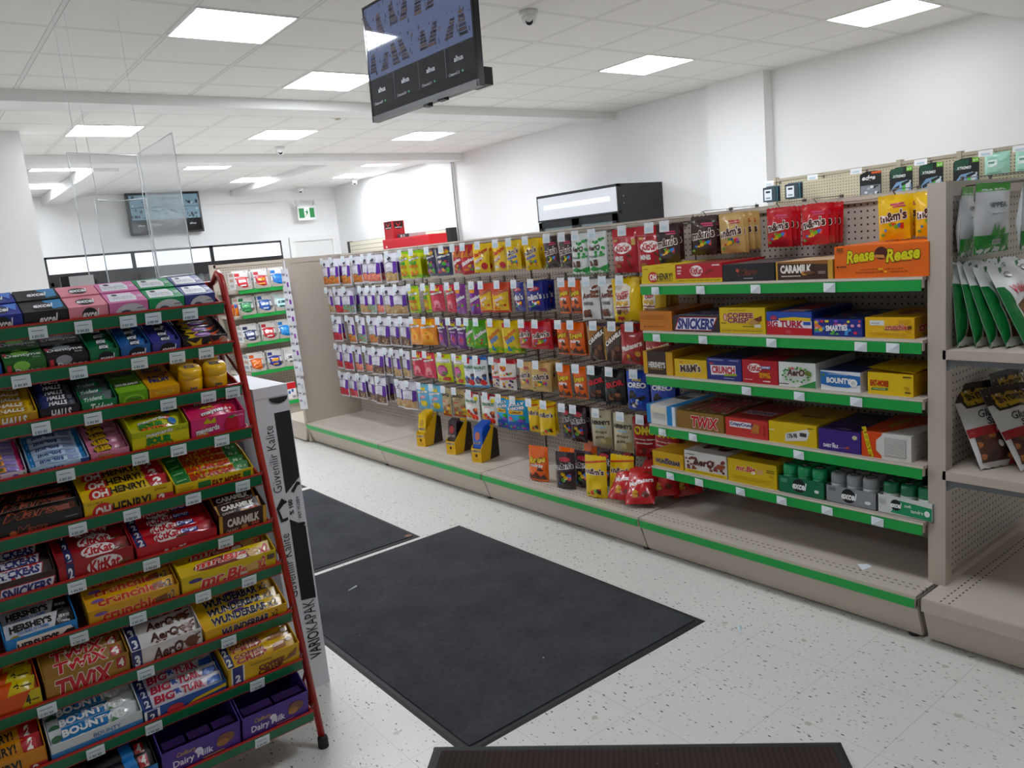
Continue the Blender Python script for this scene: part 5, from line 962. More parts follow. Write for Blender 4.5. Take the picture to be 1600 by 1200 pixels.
DES = {   # width, height, depth, base, crimps, prints, description
 'Wo': (.112, .205, .024, '#dcdae2', nuts(['#c8743a', '#d89a4a', '#b0522a', '#7a8a4a'], 1), 'clear bag of orange gummies, purple band'),
 'Wr': (.112, .2, .024, '#dcdae2', nuts(['#b8303a', '#c8404a', '#a02430'], 2), 'clear bag of red sweets, purple band'),
 'Wb': (.112, .2, .024, '#dcdae2', nuts(['#6a4a3a', '#8a6a52', '#4f3a30', '#a08a70'], 3), 'clear bag of brown nut mix, purple band'),
 'Wt': (.112, .2, .024, '#dcdae2', nuts(['#b8986a', '#a8865a', '#c9ae84'], 4), 'clear bag of tan nuts, purple band'),
 'Wg': (.112, .2, .024, '#dcdae2', nuts(['#6a9a7a', '#a0705a', '#8ab09a', '#b85a4a'], 5), 'clear bag of green mints, purple band'),
 'Wp': (.112, .2, .024, '#dcdae2', nuts(['#d8806a', '#c86a5a', '#e09a80'], 6), 'clear bag of pink gummies, purple band'),
 'TS': (.118, .18, .03, '#c9cf2c', [('r', 0, 0, 1, .12, '#7ab83a'), ('r', 0, .9, 1, 1, '#8ac03a')]+mayn([T('SOUR', .45, .56, .6, .1, '#3a9a3a', o='#1a3a1a', ow=.05, b=.05), T('PATCH', .5, .43, .66, .1, '#e07a2a', o='#5a2a14', ow=.05, b=.05), ('blobs', .15, .1, .85, .36, 7, .014, ['#e08a3a', '#d8b83a', '#c85a3a'], 3)]), 'lime yellow sour gummies bag'),
 'NV': (.125, .175, .03, '#262a4e', mayn([('blobs', .1, .1, .9, .55, 12, .017, ['#5aa84a', '#b8384a', '#7a4a8a', '#e0a050', '#d8c8d0'], 5), ('blobs', .6, .75, .98, .95, 3, .012, ['#d8602a', '#e0c040'], 1)]), 'navy gummies bag with mixed fruit'),
 'SR': (.12, .17, .03, '#b82430', [('p', [(.0, .6), (.25, .95), (.3, .6), (.55, .97), (.6, .62), (.95, .9), (.95, .6)], '#d8843a'), T('Skittles', .5, .45, .9, .13, '#f4f2f0', b=.04, r=18), ('blobs', .2, .12, .9, .34, 8, .011, ['#e0b030', '#5a9a3a', '#7a3a8a', '#e07a2a'], 5)], 'red fruit chews bag, slanted white lettering'),
 'SP': (.12, .18, .03, '#7a2a86', [('p', [(.0, .7), (.3, .98), (.3, .75), (.5, .98), (.5, .7)], '#e0902a'), T('Skittles', .5, .52, .9, .12, '#f4f2f0', b=.04, r=18), ('blobs', .2, .12, .9, .36, 8, .011, ['#c8385a', '#3a6ac0', '#5a9a3a'], 6)], 'purple fruit chews bag, slanted white lettering'),
 'SG': (.13, .17, .03, '#4f9a2a', [T('Skittles', .5, .52, .9, .13, '#f4f2f0', o='#8a2a2a', ow=.05, b=.04, r=24), ('blobs', .2, .12, .9, .34, 7, .012, ['#8ac03a', '#c83a3a', '#e0c030'], 7)], 'green fruit chews bag, slanted white lettering'),
 'SB': (.13, .17, .03, '#e8c42a', [T('Starburst', .5, .7, .86, .14, '#c8302a', b=.04, r=20), T('minis', .4, .45, .55, .12, '#f2ece0', o='#c8302a', ow=.06, b=.04, r=20), ('e', .75, .22, .18, .12, '#b8262c'), ('r', .12, .12, .45, .2, '#e8e0d0')], 'yellow fruit chews bag, slanted red script'),
 'SF': (.125, .175, .03, '#c84a34', [('p', [(.05, .08), (.95, .08), (.95, .7), (.05, .62)], '#e0b83a'), T('Starburst', .52, .7, .84, .12, '#b8262c', o='#f0d890', ow=.05, b=.04, r=16), T('minis', .42, .46, .5, .1, '#f2ece0', o='#c8502a', ow=.06, b=.04, r=16), ('blobs', .15, .1, .85, .36, 9, .012, ['#c8342a', '#e0782a', '#d8a050', '#f0e0c0'], 8)], 'red and yellow fruit chews bag'),
 'SS': (.112, .19, .03, '#e2c42a', [('r', 0, 0, 1, .16, '#8fc02e'), ('r', .05, .8, .5, .95, '#b8262c'), T('Starburst', .5, .6, .86, .13, '#d0602a', b=.04, r=34), T('sours', .5, .42, .6, .12, '#3f7ac0', b=.04, r=30), ('blobs', .3, .08, .8, .3, 6, .013, ['#7ab03a', '#3a8ac0', '#d8c040'], 9)], 'yellow and lime fruit chews bag'),
 'MY': (.125, .155, .03, '#e8c222', mm(), 'yellow chocolate sweets bag'),
 'MN': (.118, .165, .03, '#e8c424', [T('m&m\'s', .45, .6, .84, .18, '#4a2a20', o='#f4eee4', ow=.085, b=.06, r=14), T('minis', .5, .42, .6, .1, '#23409a', o='#f0f0f0', ow=.06, b=.04, r=14), ('blobs', .15, .1, .85, .32, 14, .008, ['#c9342c', '#3a7ac0', '#6aa83a', '#e07a2a'], 2)], 'yellow mini sweets bag'),
 'MB': (.135, .165, .03, '#33211d', mm(), 'dark brown chocolate sweets bag'),
 'MG': (.13, .165, .03, '#c7a56c', mm(tagc='#b8404a', dots=('#2a4fb0', '#c9342c', '#5a8a3a', '#e0b030')), 'tan gold chocolate sweets bag'),
 'MR': (.13, .155, .03, '#b81f26', mm(), 'red chocolate sweets bag'),
 'MU': (.135, .165, .03, '#232c80', [T('m&m\'s', .5, .5, .86, .2, '#e6e2ea', o='#20143a', ow=.07, b=.06, r=5), ('e', .5, .76, .36, .08, '#b8303a'), T('minis', .5, .76, .5, .07, '#e8d8e0', r=12), ('blobs', .15, .15, .85, .36, 9, .012, ['#c9342c', '#e0b030', '#e8e8f0', '#3a9a5a'], 2)], 'royal blue chocolate sweets bag'),
 'KK': (.19, .205, .045, '#b0202a', [('r', 0, .80, 1, .815, '#d86a70'), ('e', .45, .56, .32, .13, '#f0e8e6'), T('KitKat', .45, .56, .5, .15, '#b0202a', b=.05, s=.1), T('MINIS', .3, .33, .36, .1, '#f0e8e6', b=.05), ('r', .06, .72, .22, .77, '#c8a860'), ('r', .76, .62, .9, .76, '#c8a860'), ('e', .22, .16, .12, .05, '#b87a4a'), ('p', [(.62, .45), (.78, .38), (.76, .32), (.6, .38)], '#6a2a20'), ('p', [(.66, .3), (.74, .08), (.68, .06), (.6, .28)], '#6a2a20')], 'tall red wafer bites pouch'),
 'AM': (.135, .2, .035, '#dfe3e0', [('p', [(0, 0), (1, 0), (1, .2), (.6, .12), (.3, .18), (0, .1)], '#3a9a4a'), T('AerO', .42, .62, .62, .12, '#4a2a20', b=.05, s=.15), ('blobs', .35, .4, .98, .85, 22, .010, ['#3a9a4a', '#5ab060', '#2a8a3f'], 3), T('minis', .35, .42, .45, .07, '#3a5a40'), ('blobs', .1, .18, .6, .34, 5, .018, ['#5a3a2a', '#7a4a3a'], 4), ('p', [(.05, .9), (.4, .96), (.4, .9), (.05, .84)], '#c89a3a')], 'white and green bubbly chocolate pouch'),
 'AB': (.135, .2, .035, '#dcdad8', [T('AerO', .5, .62, .74, .13, '#5a2a1c', b=.05, s=.15, r=10), ('blobs', .55, .55, .98, .85, 14, .010, ['#6a3424', '#8a4a34'], 3), T('minis', .45, .42, .55, .1, '#5a4a44', b=.02), ('blobs', .12, .06, .6, .26, 6, .02, ['#5a3020', '#7a4632'], 4), ('r', .08, .86, .5, .92, '#d8b04a')], 'white and brown bubbly chocolate pouch'),
 'CC': (.17, .205, .045, '#e2c028', [('p', [(.08, .25), (.66, .25), (.7, .8), (.5, .9), (.15, .82)], '#ece6da'), T('COFFEE', .4, .66, .5, .08, '#b8343a', b=.05, r=4), T('CRISP', .4, .57, .42, .08, '#b8343a', b=.05, r=4), T('MINIS', .38, .44, .46, .1, '#d8a83a', b=.05), ('r', .08, .33, .68, .36, '#8a2a24'), ('blobs', .14, .18, .62, .3, 7, .018, ['#8a5a34', '#5a3a28', '#b88a5a'], 6), ('r', .15, .02, .4, .13, '#b8262c')], 'yellow wafer bites pouch, white panel'),
 'OR': (.11, .175, .03, '#dc641e', [T('Reese', .5, .62, .8, .17, '#e0c030', o='#2a1a10', ow=.07, b=.05, s=.2, r=8), T('minis', .5, .45, .6, .09, '#f4efe6', b=.05), ('blobs', .55, .3, .9, .5, 3, .012, ['#4a2418'], 3), ('p', [(.02, .06), (.98, .06), (.9, .22), (.7, .14), (.5, .28), (.3, .15), (.12, .24)], '#5a3020')], 'orange peanut cups bag with yellow script'),
 'MO': (.125, .175, .03, '#df8a2c', mayn([('p', [(.2, .1), (.8, .12), (.86, .4), (.5, .56), (.15, .4)], '#e8a848'), ('e', .5, .3, .12, .08, '#d8702a'), ('r', .4, .45, .5, .48, '#5a7a2a')]), 'orange peach gummies bag'),
 'MP': (.12, .185, .03, '#57206a', mayn([('e', .5, .3, .3, .2, '#8a3a8a'), ('e', .5, .32, .16, .1, '#b8384a'), T('fuzzy', .5, .57, .5, .08, '#d8c0e0', b=.03)]), 'dark purple gummies bag with yellow burst'),
 'RM': (.125, .175, .03, '#c42c48', mayn([('p', [(.1, .05), (.5, .5), (.9, .05)], '#d8607a'), ('e', .55, .3, .24, .14, '#e0909a'), ('p', [(.3, .06), (.5, .3), (.7, .06)], '#b01f38')]), 'red berry gummies bag with yellow burst'),
 'WM': (.13, .185, .03, '#c4cc2e', [('r', .04, .7, .96, .84, '#f0ece6'), ('r', .1, .72, .9, .82, '#3a3a3a'), ('r', .13, .735, .87, .805, '#f0ece6'), ('r', .1, .9, .6, .97, '#b82a3a'), ('e', .45, .42, .36, .2, '#b03a7a'), ('e', .45, .42, .24, .13, '#c86a9a'), ('e', .62, .34, .2, .06, '#5a7a3a'), ('blobs', .1, .06, .9, .2, 7, .014, ['#c8402a', '#b8303a'], 5)], 'lime bag with large magenta fruit'),
 'RF': (.12, .19, .028, '#dfe4e6', [('r', 0, .9, 1, 1, '#2a6ab8'), ('r', .35, .78, .6, .97, '#c8262e'), T('REALFRUIT', .5, .66, .84, .09, '#3a7a4a', b=.03), T('gummies', .4, .56, .4, .05, '#3a5ab0'), ('blobs', .08, .12, .92, .45, 12, .015, ['#3a2a34', '#2a5a9a', '#5a2a3a', '#6a4a5a'], 4), ('e', .7, .16, .2, .1, '#d83a3a'), ('r', 0, 0, 1, .05, '#4a9ad8')], 'white-blue fruit gummies bag with red square'),
 'RG': (.12, .19, .028, '#e2e4e0', [('r', 0, .92, 1, 1, '#7a1f2a'), ('r', .35, .8, .6, .98, '#c8262e'), ('e', .82, .78, .12, .07, '#d8c83a'), T('REALFRUIT', .5, .66, .84, .09, '#3a7a4a', b=.03), T('gummies', .45, .57, .45, .05, '#c83a4a'), ('blobs', .08, .1, .92, .46, 13, .016, ['#c8342a', '#e0a03a', '#a8b83a', '#e07a2a', '#7a2a2a'], 4), ('e', .72, .14, .2, .1, '#d8302a')], 'white fruit gummies bag with maroon top'),
 'JB': (.13, .175, .028, '#e2ddd8', [('r', 0, .88, 1, 1, '#b8202c'), ('e', .3, .72, .2, .11, '#c8302a'), ('e', .3, .72, .15, .07, '#e0c03a'), T('Jelly', .3, .745, .2, .045, '#c8302a', b=.04), T('Belly', .3, .70, .2, .045, '#c8302a', b=.04), ('p', [(0, .38), (1, .46), (1, .38), (0, .30)], '#c84a5a'), ('blobs', .1, .06, .9, .6, 18, .010, ['#c8302a', '#3a8a4a', '#e0902a', '#5a3a7a', '#2a2a2a', '#d8c040'], 3)], 'white jelly beans bag with red top'),
 'SK': (.12, .18, .03, '#1a1718', [T('SKOR', .5, .6, .84, .14, '#c02a34', o='#5a1018', ow=.05, b=.05, r=12), ('blobs', .2, .15, .8, .36, 6, .018, ['#7a4a34', '#8a5a3a', '#4a2c22'], 4)], 'black toffee bites bag with red lettering'),
 'OB': (.14, .2, .032, '#2346b0', [T('Mini', .5, .8, .42, .08, '#d8c83a', b=.05), T('OREO', .5, .66, .84, .12, '#eef0f6', o='#14205a', ow=.06, b=.05), ('blobs', .1, .12, .9, .52, 9, .022, ['#241c20', '#2e2426'], 8), ('blobs', .15, .08, .85, .4, 5, .016, ['#dfe2ec', '#3a6ad8'], 9)], 'blue mini cookies bag with white lettering'),
 'CM': (.14, .185, .03, '#3c2a24', [('r', 0, 0, .06, 1, '#b08a4a'), ('r', .94, 0, 1, 1, '#b08a4a'), ('r', 0, .93, 1, 1, '#4a4054'), ('p', [(.06, .5), (.06, .88), (.5, .93), (.9, .93)], '#a8743a'), T('CARAMILK', .5, .62, .96, .12, '#efe8de', b=.06, r=30), ('blobs', .4, .08, .85, .42, 5, .022, ['#6a4230', '#7a4e38', '#523226'], 4)], 'brown caramel bites bag with gold edges'),
 'MT': (.17, .195, .035, '#a0201e', [T('Maltesers', .5, .46, .88, .13, '#f0e6e0', b=.04, r=14), ('blobs', .3, .08, .9, .34, 5, .02, ['#5a2c20', '#c8923a', '#6a3426'], 4), ('blobs', .3, .8, .8, .95, 3, .012, ['#5a2c20'], 5)], 'deep red malt balls bag with white script'),
 'LB': (.125, .185, .03, '#6ab4d8', mayn([('blobs', .1, .15, .5, .5, 5, .015, ['#3a8ac0', '#d8604a', '#e8a03a'], 5), ('e', .62, .26, .26, .12, '#d8c83a'), ('e', .6, .52, .2, .06, '#e8b8c8')]), 'sky blue gummies bag with lemon'),
 'NB': (.12, .19, .03, '#a8946a', [T('MANGO', .5, .76, .8, .11, '#2a241a', b=.06), T('gummies', .5, .64, .55, .05, '#5a4a30'), ('r', 0, .5, .5, .54, '#c84a3a'), ('blobs', .1, .1, .95, .45, 10, .016, ['#d8b02a', '#b83a2a', '#8a6a3a'], 4), ('r', 0, 0, 1, .08, '#b8502a')], 'khaki dried fruit bag with black lettering'),
 'JR': (.15, .2, .03, '#3aa6d8', [('r', 0, .94, 1, 1, '#d8a82a'), T('JOLLY', .5, .8, .74, .1, '#f2f4f4', o='#1a2a3a', ow=.08, b=.06, r=6), T('RANCHER', .5, .69, .8, .08, '#f2f4f4', o='#1a2a3a', ow=.08, b=.06, r=6), ('r', .12, .5, .84, .62, '#e0b02e'), ('r', .2, .56, .76, .58, '#2a2a2a'), ('r', .24, .53, .7, .55, '#2a2a2a'), ('p', [(0, 0), (1, 0), (1, .24), (.5, .3), (0, .24)], '#1f4fa8'), ('blobs', .1, .26, .9, .46, 5, .022, ['#4aa84a', '#d85a6a', '#7a4ab0', '#3a8ad8'], 4), ('blobs', .1, .05, .9, .18, 8, .010, ['#c8384a', '#4aa84a', '#8a5ac0'], 4)], 'sky blue hard candy bag with white capitals'),
 'M5': (.1, .19, .03, '#e6c222', [('p', [(0, .84), (1, .92), (1, .88), (0, .79)], '#c8502a'), T('m&m\'s', .5, .63, .84, .13, '#4a2a20', o='#f4eee4', ow=.085, b=.06), ('blobs', .15, .06, .85, .24, 6, .013, ['#c9342c', '#3a2a24', '#6aa83a'], 2)], 'yellow peanut sweets pouch'),
 'B5': (.105, .195, .03, '#2e1f22', [('e', .5, .8, .3, .07, '#b03a44'), T('m&m\'s', .5, .62, .86, .14, '#3a2a2c', o='#ece6e4', ow=.085, b=.06, r=8), ('blobs', .2, .12, .85, .44, 7, .015, ['#b8302a', '#3a6ac0', '#c8a030', '#5a8a3a'], 2)], 'brown chocolate sweets pouch'),
 'HG': (.125, .195, .03, '#bdb69a', [('e', .5, .84, .05, .03, '#6a6450'), T("HERSHEY'S", .5, .68, .9, .1, '#26221e', b=.05), ('r', .25, .54, .75, .58, '#8ab0c8'), T('drops', .5, .42, .6, .1, '#3a342c'), T('gold', .42, .28, .45, .1, '#3a342c'), ('blobs', .5, .08, .95, .3, 5, .02, ['#a89a6a', '#c8ba8a'], 4)], 'cream candy drops pouch with black capitals'),
 'OM': (.15, .2, .035, '#9a1a22', [('blobs', .3, .85, .85, .98, 4, .014, ['#5a2a20', '#8a4a3a'], 3), T('OMG', .5, .68, .84, .19, '#dcc22e', o='#3a1010', ow=.07, b=.07), T('Chocolatey Clusters', .5, .46, .9, .05, '#f0e6e2', b=.03), T('chocolatees', .45, .37, .7, .045, '#f0e6e2', b=.03), ('blobs', .2, .06, .9, .26, 6, .016, ['#6a1a1c', '#b84a3a', '#5a2420'], 4)], 'dark red clusters pouch with yellow letters'),
}
HZ = {0: 1.456, 1: 1.226, 2: 1.006, 3: .778, 4: .556}
RN = ('top', 'second', 'third', 'fourth', 'bottom')
ROWS = [[(5.867, 0.142, 'Wo', 1), (5.717, 0.159, 'Wo', 2), (5.512, 0.140, 'Wo', 1), (5.354, 0.155, 'Wo', 2), (5.182, 0.108, 'Wp', 1), (5.071, 0.134, 'Wp', 2), (4.831, 0.178, 'Wt', 2), (4.644, 0.110, 'TS', 1), (4.515, 0.130, 'TS', 3), (4.318, 0.122, 'NV', 1), (4.155, 0.160, 'NV', 1), (4.019, 0.097, 'SR', 1), (3.907, 0.127, 'SR', 2), (3.760, 0.128, 'SB', 2), (3.589, 0.126, 'SB', 1), (3.460, 0.109, 'MN', 3), (3.309, 0.081, 'MN', 3), (3.151, 0.108, 'MB', 1), (3.024, 0.107, 'MB', 1), (2.916, 0.098, 'AM', 2), (2.809, 0.089, 'AM', 2), (2.606, 0.160, 'KK', 2), (2.440, 0.149, 'KK', 2), (2.350, 0.128, 'MB', 2), (2.182, 0.122, 'MB', 3), (2.050, 0.115, 'MG', 4), (1.826, 0.103, 'MR', 3), (1.666, 0.108, 'MR', 4), (1.370, 0.094, 'MY', 3), (1.244, 0.083, 'MY', 2)],
 [(5.868, 0.141, 'Wt', 1), (5.718, 0.159, 'Wr', 2), (5.562, 0.131, 'Wg', 3), (5.289, 0.101, 'Wt', 1), (5.174, 0.128, 'Wg', 1), (5.058, 0.105, 'Wp', 1), (4.928, 0.138, 'Wt', 1), (4.766, 0.131, 'Wt', 2), (4.583, 0.133, 'TS', 1), (4.413, 0.095, 'TS', 1), (4.294, 0.144, 'RM', 1), (4.127, 0.101, 'RM', 1), (4.014, 0.111, 'SP', 1), (3.864, 0.106, 'SP', 1), (3.757, 0.121, 'SF', 1), (3.611, 0.134, 'SF', 2), (3.446, 0.115, 'MU', 1), (3.306, 0.109, 'MU', 4), (3.067, 0.080, 'OR', 1), (2.981, 0.091, 'OR', 1), (2.877, 0.106, 'AB', 2), (2.760, 0.110, 'AB', 1), (2.630, 0.150, 'CC', 3), (2.457, 0.132, 'CC', 3)],
 [(5.800, 0.150, 'Wr', 2), (5.565, 0.163, 'Wo', 1), (5.385, 0.176, 'Wg', 1), (5.208, 0.158, 'Wo', 1), (5.043, 0.151, 'Wb', 2), (4.895, 0.127, 'Wb', 1), (4.748, 0.165, 'Wb', 1), (4.599, 0.150, 'MO', 1), (4.437, 0.159, 'MO', 2), (4.273, 0.106, 'MP', 1), (4.144, 0.109, 'MP', 1), (4.044, 0.077, 'MP', 1), (3.957, 0.096, 'SG', 1), (3.857, 0.119, 'SG', 2), (3.711, 0.120, 'SS', 2), (3.558, 0.125, 'SS', 2), (3.415, 0.102, 'MR', 1), (3.288, 0.141, 'MR', 4), (3.112, 0.086, 'OR', 1), (3.005, 0.107, 'OR', 2), (2.849, 0.110, 'CM', 1), (2.721, 0.109, 'CM', 1), (2.606, 0.137, 'MT', 2), (2.447, 0.124, 'MT', 2)],
 [(5.834, 0.151, 'Wr', 1), (5.675, 0.167, 'Wr', 1), (5.505, 0.128, 'Wp', 1), (5.349, 0.185, 'Wp', 1), (5.183, 0.147, 'Wb', 2), (5.028, 0.104, 'Wb', 1), (4.922, 0.110, 'Wt', 1), (4.779, 0.158, 'Wt', 1), (4.616, 0.134, 'RM', 1), (4.476, 0.145, 'RM', 1), (4.301, 0.191, 'WM', 1), (4.122, 0.123, 'WM', 1), (4.005, 0.111, 'RF', 1), (3.899, 0.114, 'RF', 3), (3.733, 0.089, 'JB', 1), (3.621, 0.135, 'JB', 2), (3.451, 0.121, 'MG', 1), (3.313, 0.132, 'MG', 4), (3.132, 0.103, 'OR', 1), (3.002, 0.108, 'OR', 1), (2.878, 0.112, 'SK', 2), (2.746, 0.115, 'SK', 2), (2.598, 0.121, 'OB', 2), (2.442, 0.125, 'OB', 3)],
 [(5.807, 0.150, 'Wr', 1), (5.654, 0.133, 'Wr', 1), (5.513, 0.150, 'Wb', 2), (5.356, 0.144, 'Wb', 1), (5.195, 0.157, 'Wb', 4), (4.915, 0.137, 'Wt', 1), (4.777, 0.158, 'Wt', 2), (4.601, 0.142, 'LB', 1), (4.455, 0.152, 'LB', 2), (4.306, 0.130, 'NB', 1), (4.168, 0.146, 'NB', 1), (4.011, 0.153, 'RG', 1), (3.838, 0.138, 'RG', 1), (3.699, 0.126, 'JR', 1), (3.561, 0.150, 'JR', 2), (3.408, 0.086, 'M5', 2), (3.296, 0.104, 'M5', 2), (3.131, 0.088, 'B5', 1), (3.038, 0.110, 'B5', 2), (2.867, 0.117, 'HG', 2), (2.704, 0.118, 'HG', 1), (2.568, 0.128, 'OM', 2), (2.425, 0.133, 'OM', 2)]]
protos = {}
rn = random.Random(21)
def bag_at(key, y, x, z, lab, sx=1.0, sz=1.0, yaw=0, lean=0):
    W, Hh, D, base, its, desc = DES[key]
    if key not in protos:
        m = MB(); pillow(m, W, Hh, D, base, its, seed=len(protos)+1)
        o = m.build('sweets_bag'); protos[key] = o; o['used'] = 0; del o['used']
    else:
        o = protos[key].copy(); COL.objects.link(o)
    o.location = (x, y, z); o.rotation_euler = (lean, R(rn.uniform(-2, 2)), RZ + yaw); o.scale = (sx, 1, sz)
    tag(o, lab, 'bag of sweets', 'hanging bags on the long gondola')
    return o
hook0 = None
for r in range(5):
    for i, (y, wd, key, n) in enumerate(ROWS[r]):
        peg = NUM[i]; W = DES[key][0]; sx = min(1.2, max(.82, wd/W))
        end = r == 0 and y < 2.3
        hz = HZ[r] + (.02 if end else 0)
        lab = ('curved wire peg hook' if end else 'wire peg hook with clear price tag') + ', peg %s from left, %s row' % (peg, RN[r])
        if end:
            h = hook((XG, y, hz-.004), RZ, .2, lab, 0, rise=.022, group='peg hooks on the long gondola')
        elif hook0 is None: h = hook0 = hook((XG, y, hz-.004), RZ, .25, lab, .054, .048, group='peg hooks on the long gondola')
        else: h = dup(hook0, lab, (XG, y+rn.uniform(-.006, .006), hz-.004), (0, 0, RZ+R(rn.uniform(-2, 2))))
        x0 = 2.785 if end else 2.742
        for q in range(n):
            pos = ('front', 'second', 'third', 'fourth')[q]
            bag_at(key, y + q*.006 + rn.uniform(-.004, .004), x0+q*(.05 if end or DES[key][2] >= .04 else .036), hz+.004, '%s, %s on peg %s from left, %s row' % (DES[key][5], pos, peg, RN[r]), sx*(1 if q == 0 else .97), rn.uniform(.96, 1.02), R(rn.uniform(-9, 9)) + (R(10) if q == 0 and n > 1 else 0), R(rn.uniform(-2, 4)))

# ---------------------------------------------------------------- cartons on the five shelves nearest the camera
CT = {'ohhenry': (0, 2.288, 0.187, 0.077), 'kitkat': (0, 2.076, 0.237, 0.076), 'mars': (0, 1.839, 0.237, 0.067), 'caramilk': (0, 1.603, 0.229, 0.067), 'reese': (0, 1.324, 0.320, 0.109), 'orange': (1, 2.322, 0.184, 0.084), 'snickers': (1, 2.104, 0.239, 0.067), 'coffee': (1, 1.876, 0.211, 0.101), 'turk': (1, 1.670, 0.189, 0.086), 'smarties': (1, 1.479, 0.187, 0.061), 'crunchie': (1, 1.294, 0.170, 0.069), 'hersheys': (2, 2.323, 0.170, 0.102), 'mms': (2, 2.144, 0.174, 0.076), 'crunch': (2, 1.972, 0.170, 0.091), 'chunky': (2, 1.804, 0.162, 0.092), 'aero': (2, 1.643, 0.154, 0.093), 'bounty': (2, 1.472, 0.152, 0.071), 'eatmore': (2, 1.293, 0.159, 0.076), 'wbox': (3, 2.325, 0.168, 0.086), 'twix': (3, 2.110, 0.247, 0.076), 'crispy': (3, 1.877, 0.200, 0.075), 'yellow': (3, 1.671, 0.207, 0.083), 'dairy': (3, 1.481, 0.162, 0.079), 'reeses': (3, 1.310, 0.176, 0.091), 'wunder': (4, 2.301, 0.178, 0.069), 'aero2': (4, 2.093, 0.223, 0.099), 'mrbig': (4, 1.860, 0.230, 0.099), 'tray1': (4, 1.641, 0.198, 0.120), 'tray2': (4, 1.442, 0.195, 0.116), 'tray3': (4, 1.247, 0.192, 0.121)}
XS = 2.592
def shelf_box(key, cols, F, Tp=(), Rr=(), desc='', depth=.29, name='chocolate_carton', cat='chocolate box'):
    k, y, wd, hgt = CT[key]
    m = MB(); carton(m, wd-.003, depth, hgt, cols, {'F': F, 'T': list(Tp), 'R': list(Rr), 'L': list(Rr)})
    o = m.build(name, loc=(XS, y, SHELVES[k][0]+.0005), rot=(0, 0, RZ+R(rn.uniform(-1, 1)))); tag(o, desc + ', on %s green-edged shelf' % ('top', 'second', 'third', 'fourth', 'lowest')[k], cat, 'boxes on the green-edged shelves'); return o
shelf_box('ohhenry', '#dcc02a', [('e', .33, .36, .15, .3, '#c4302a'), T('OH', .33, .36, .2, .3, '#f4efe2', b=.05), T('HENRY!', .68, .38, .46, .36, '#16130e', b=.02), ('r', .36, .12, .9, .15, '#5a4a14'), ('r', .05, .8, .2, .84, '#a8622a'), ('r', .4, .86, .65, .88, '#8a7420')], [('r', .1, .1, .9, .12, '#b89a20')], desc='yellow box with red oval')
shelf_box('kitkat', {'*': '#b4202a', 'T': '#8a3a34'}, [('r', 0, 0, 1, .22, '#dcc02a'), T('Loonie! or Twoonie! / le plus vendu au Canada!', .5, .11, .92, .12, '#3a2f10'), ('e', .46, .62, .14, .3, '#efe6e4'), T('KitKat', .46, .62, .24, .34, '#b4202a', b=.05, s=.1), ('r', .04, .8, .14, .9, '#e8d0d0'), ('r', .04, .62, .13, .7, '#e8d0d0'), ('r', .04, .48, .12, .55, '#e8d0d0'), ('p', [(.64, .46), (.74, .7), (.84, .6), (.82, .54), (.74, .62), (.67, .42)], '#6a3020'), ('r', .8, .86, .96, .93, '#e8d0d0')], desc='red box with yellow bottom band')
shelf_box('mars', {'*': '#1b1d20', 'T': '#4a4446'}, [T('Mars', .49, .52, .36, .34, '#2a1512', o='#c8503a', ow=.035, s=.35, r=3), ('e', .3, .62, .03, .1, '#c8503a'), ('r', .42, .14, .6, .18, '#b8bcc0')], desc='plain black box with red script')
shelf_box('caramilk', {'*': '#3a2419', 'R': '#b8863a', 'L': '#b8863a', 'T': '#c8b090'}, [('r', 0, 0, .03, 1, '#c49a48'), ('r', .92, 0, 1, 1, '#c49a48'), ('p', [(.03, .9), (.92, .78), (.92, 1), (.03, 1)], '#8a5a2a'), T('CARAMILK', .36, .58, .54, .4, '#f0ebe2', b=.06), ('e', .52, .34, .06, .12, '#c88a4a'), ('e', .6, .36, .1, .1, '#6a4028'), ('r', .1, .18, .45, .22, '#e8e0d0'), ('r', .76, .3, .88, .33, '#c8b8a8'), ('r', .76, .38, .88, .41, '#c8b8a8')], Rr=[('e', .3+.2*q, .5, .05, .1, '#6a4a1a') for q in range(3)], desc='dark brown box with gold ends')
shelf_box('reese', '#de6a1e', [T('Reese', .29, .68, .3, .36, '#d8d02a', o='#1a1410', ow=.06, b=.06, s=.25, r=5), T('Reese', .74, .68, .34, .36, '#d8d02a', o='#1a1410', ow=.06, b=.06, s=.25, r=5), ('e', .52, .74, .07, .19, '#4a2018'), ('p', [(.44, .62), (.56, .58), (.55, .68), (.46, .7)], '#c8864a'), ('r', .25, .50, .4, .52, '#e89a2a'), ('r', .64, .50, .84, .52, '#e89a2a'), ('r', .03, .84, .1, .95, '#8a4a1a'), T('peanut butter in         milk chocolate', .52, .25, .45, .055, '#3a1a0c', b=.01), T('beurre d\'arachides enrobe         chocolat au lait', .52, .17, .55, .055, '#3a1a0c', b=.01), ('r', .49, .23, .54, .28, '#e8c02a'), ('r', .55, .15, .58, .2, '#e8c02a'), ('e', .04, .36, .012, .03, '#2a1208'), ('r', .06, .34, .14, .38, '#5a2a10')], desc='large orange box with yellow script twice', depth=.34)
shelf_box('orange', {'*': '#c4782e', 'T': '#a8642a'}, [('r', .08, .80-.07*q, .86, .815-.07*q, '#8a5420') for q in range(4)] + [('r', .2, .2, .8, .23, '#8a5420'), ('e', .16, .2, .015, .05, '#3a2410')], [('r', .1, .1, .9, .5, '#6a4a34')], desc='plain orange-brown box back with fine print')
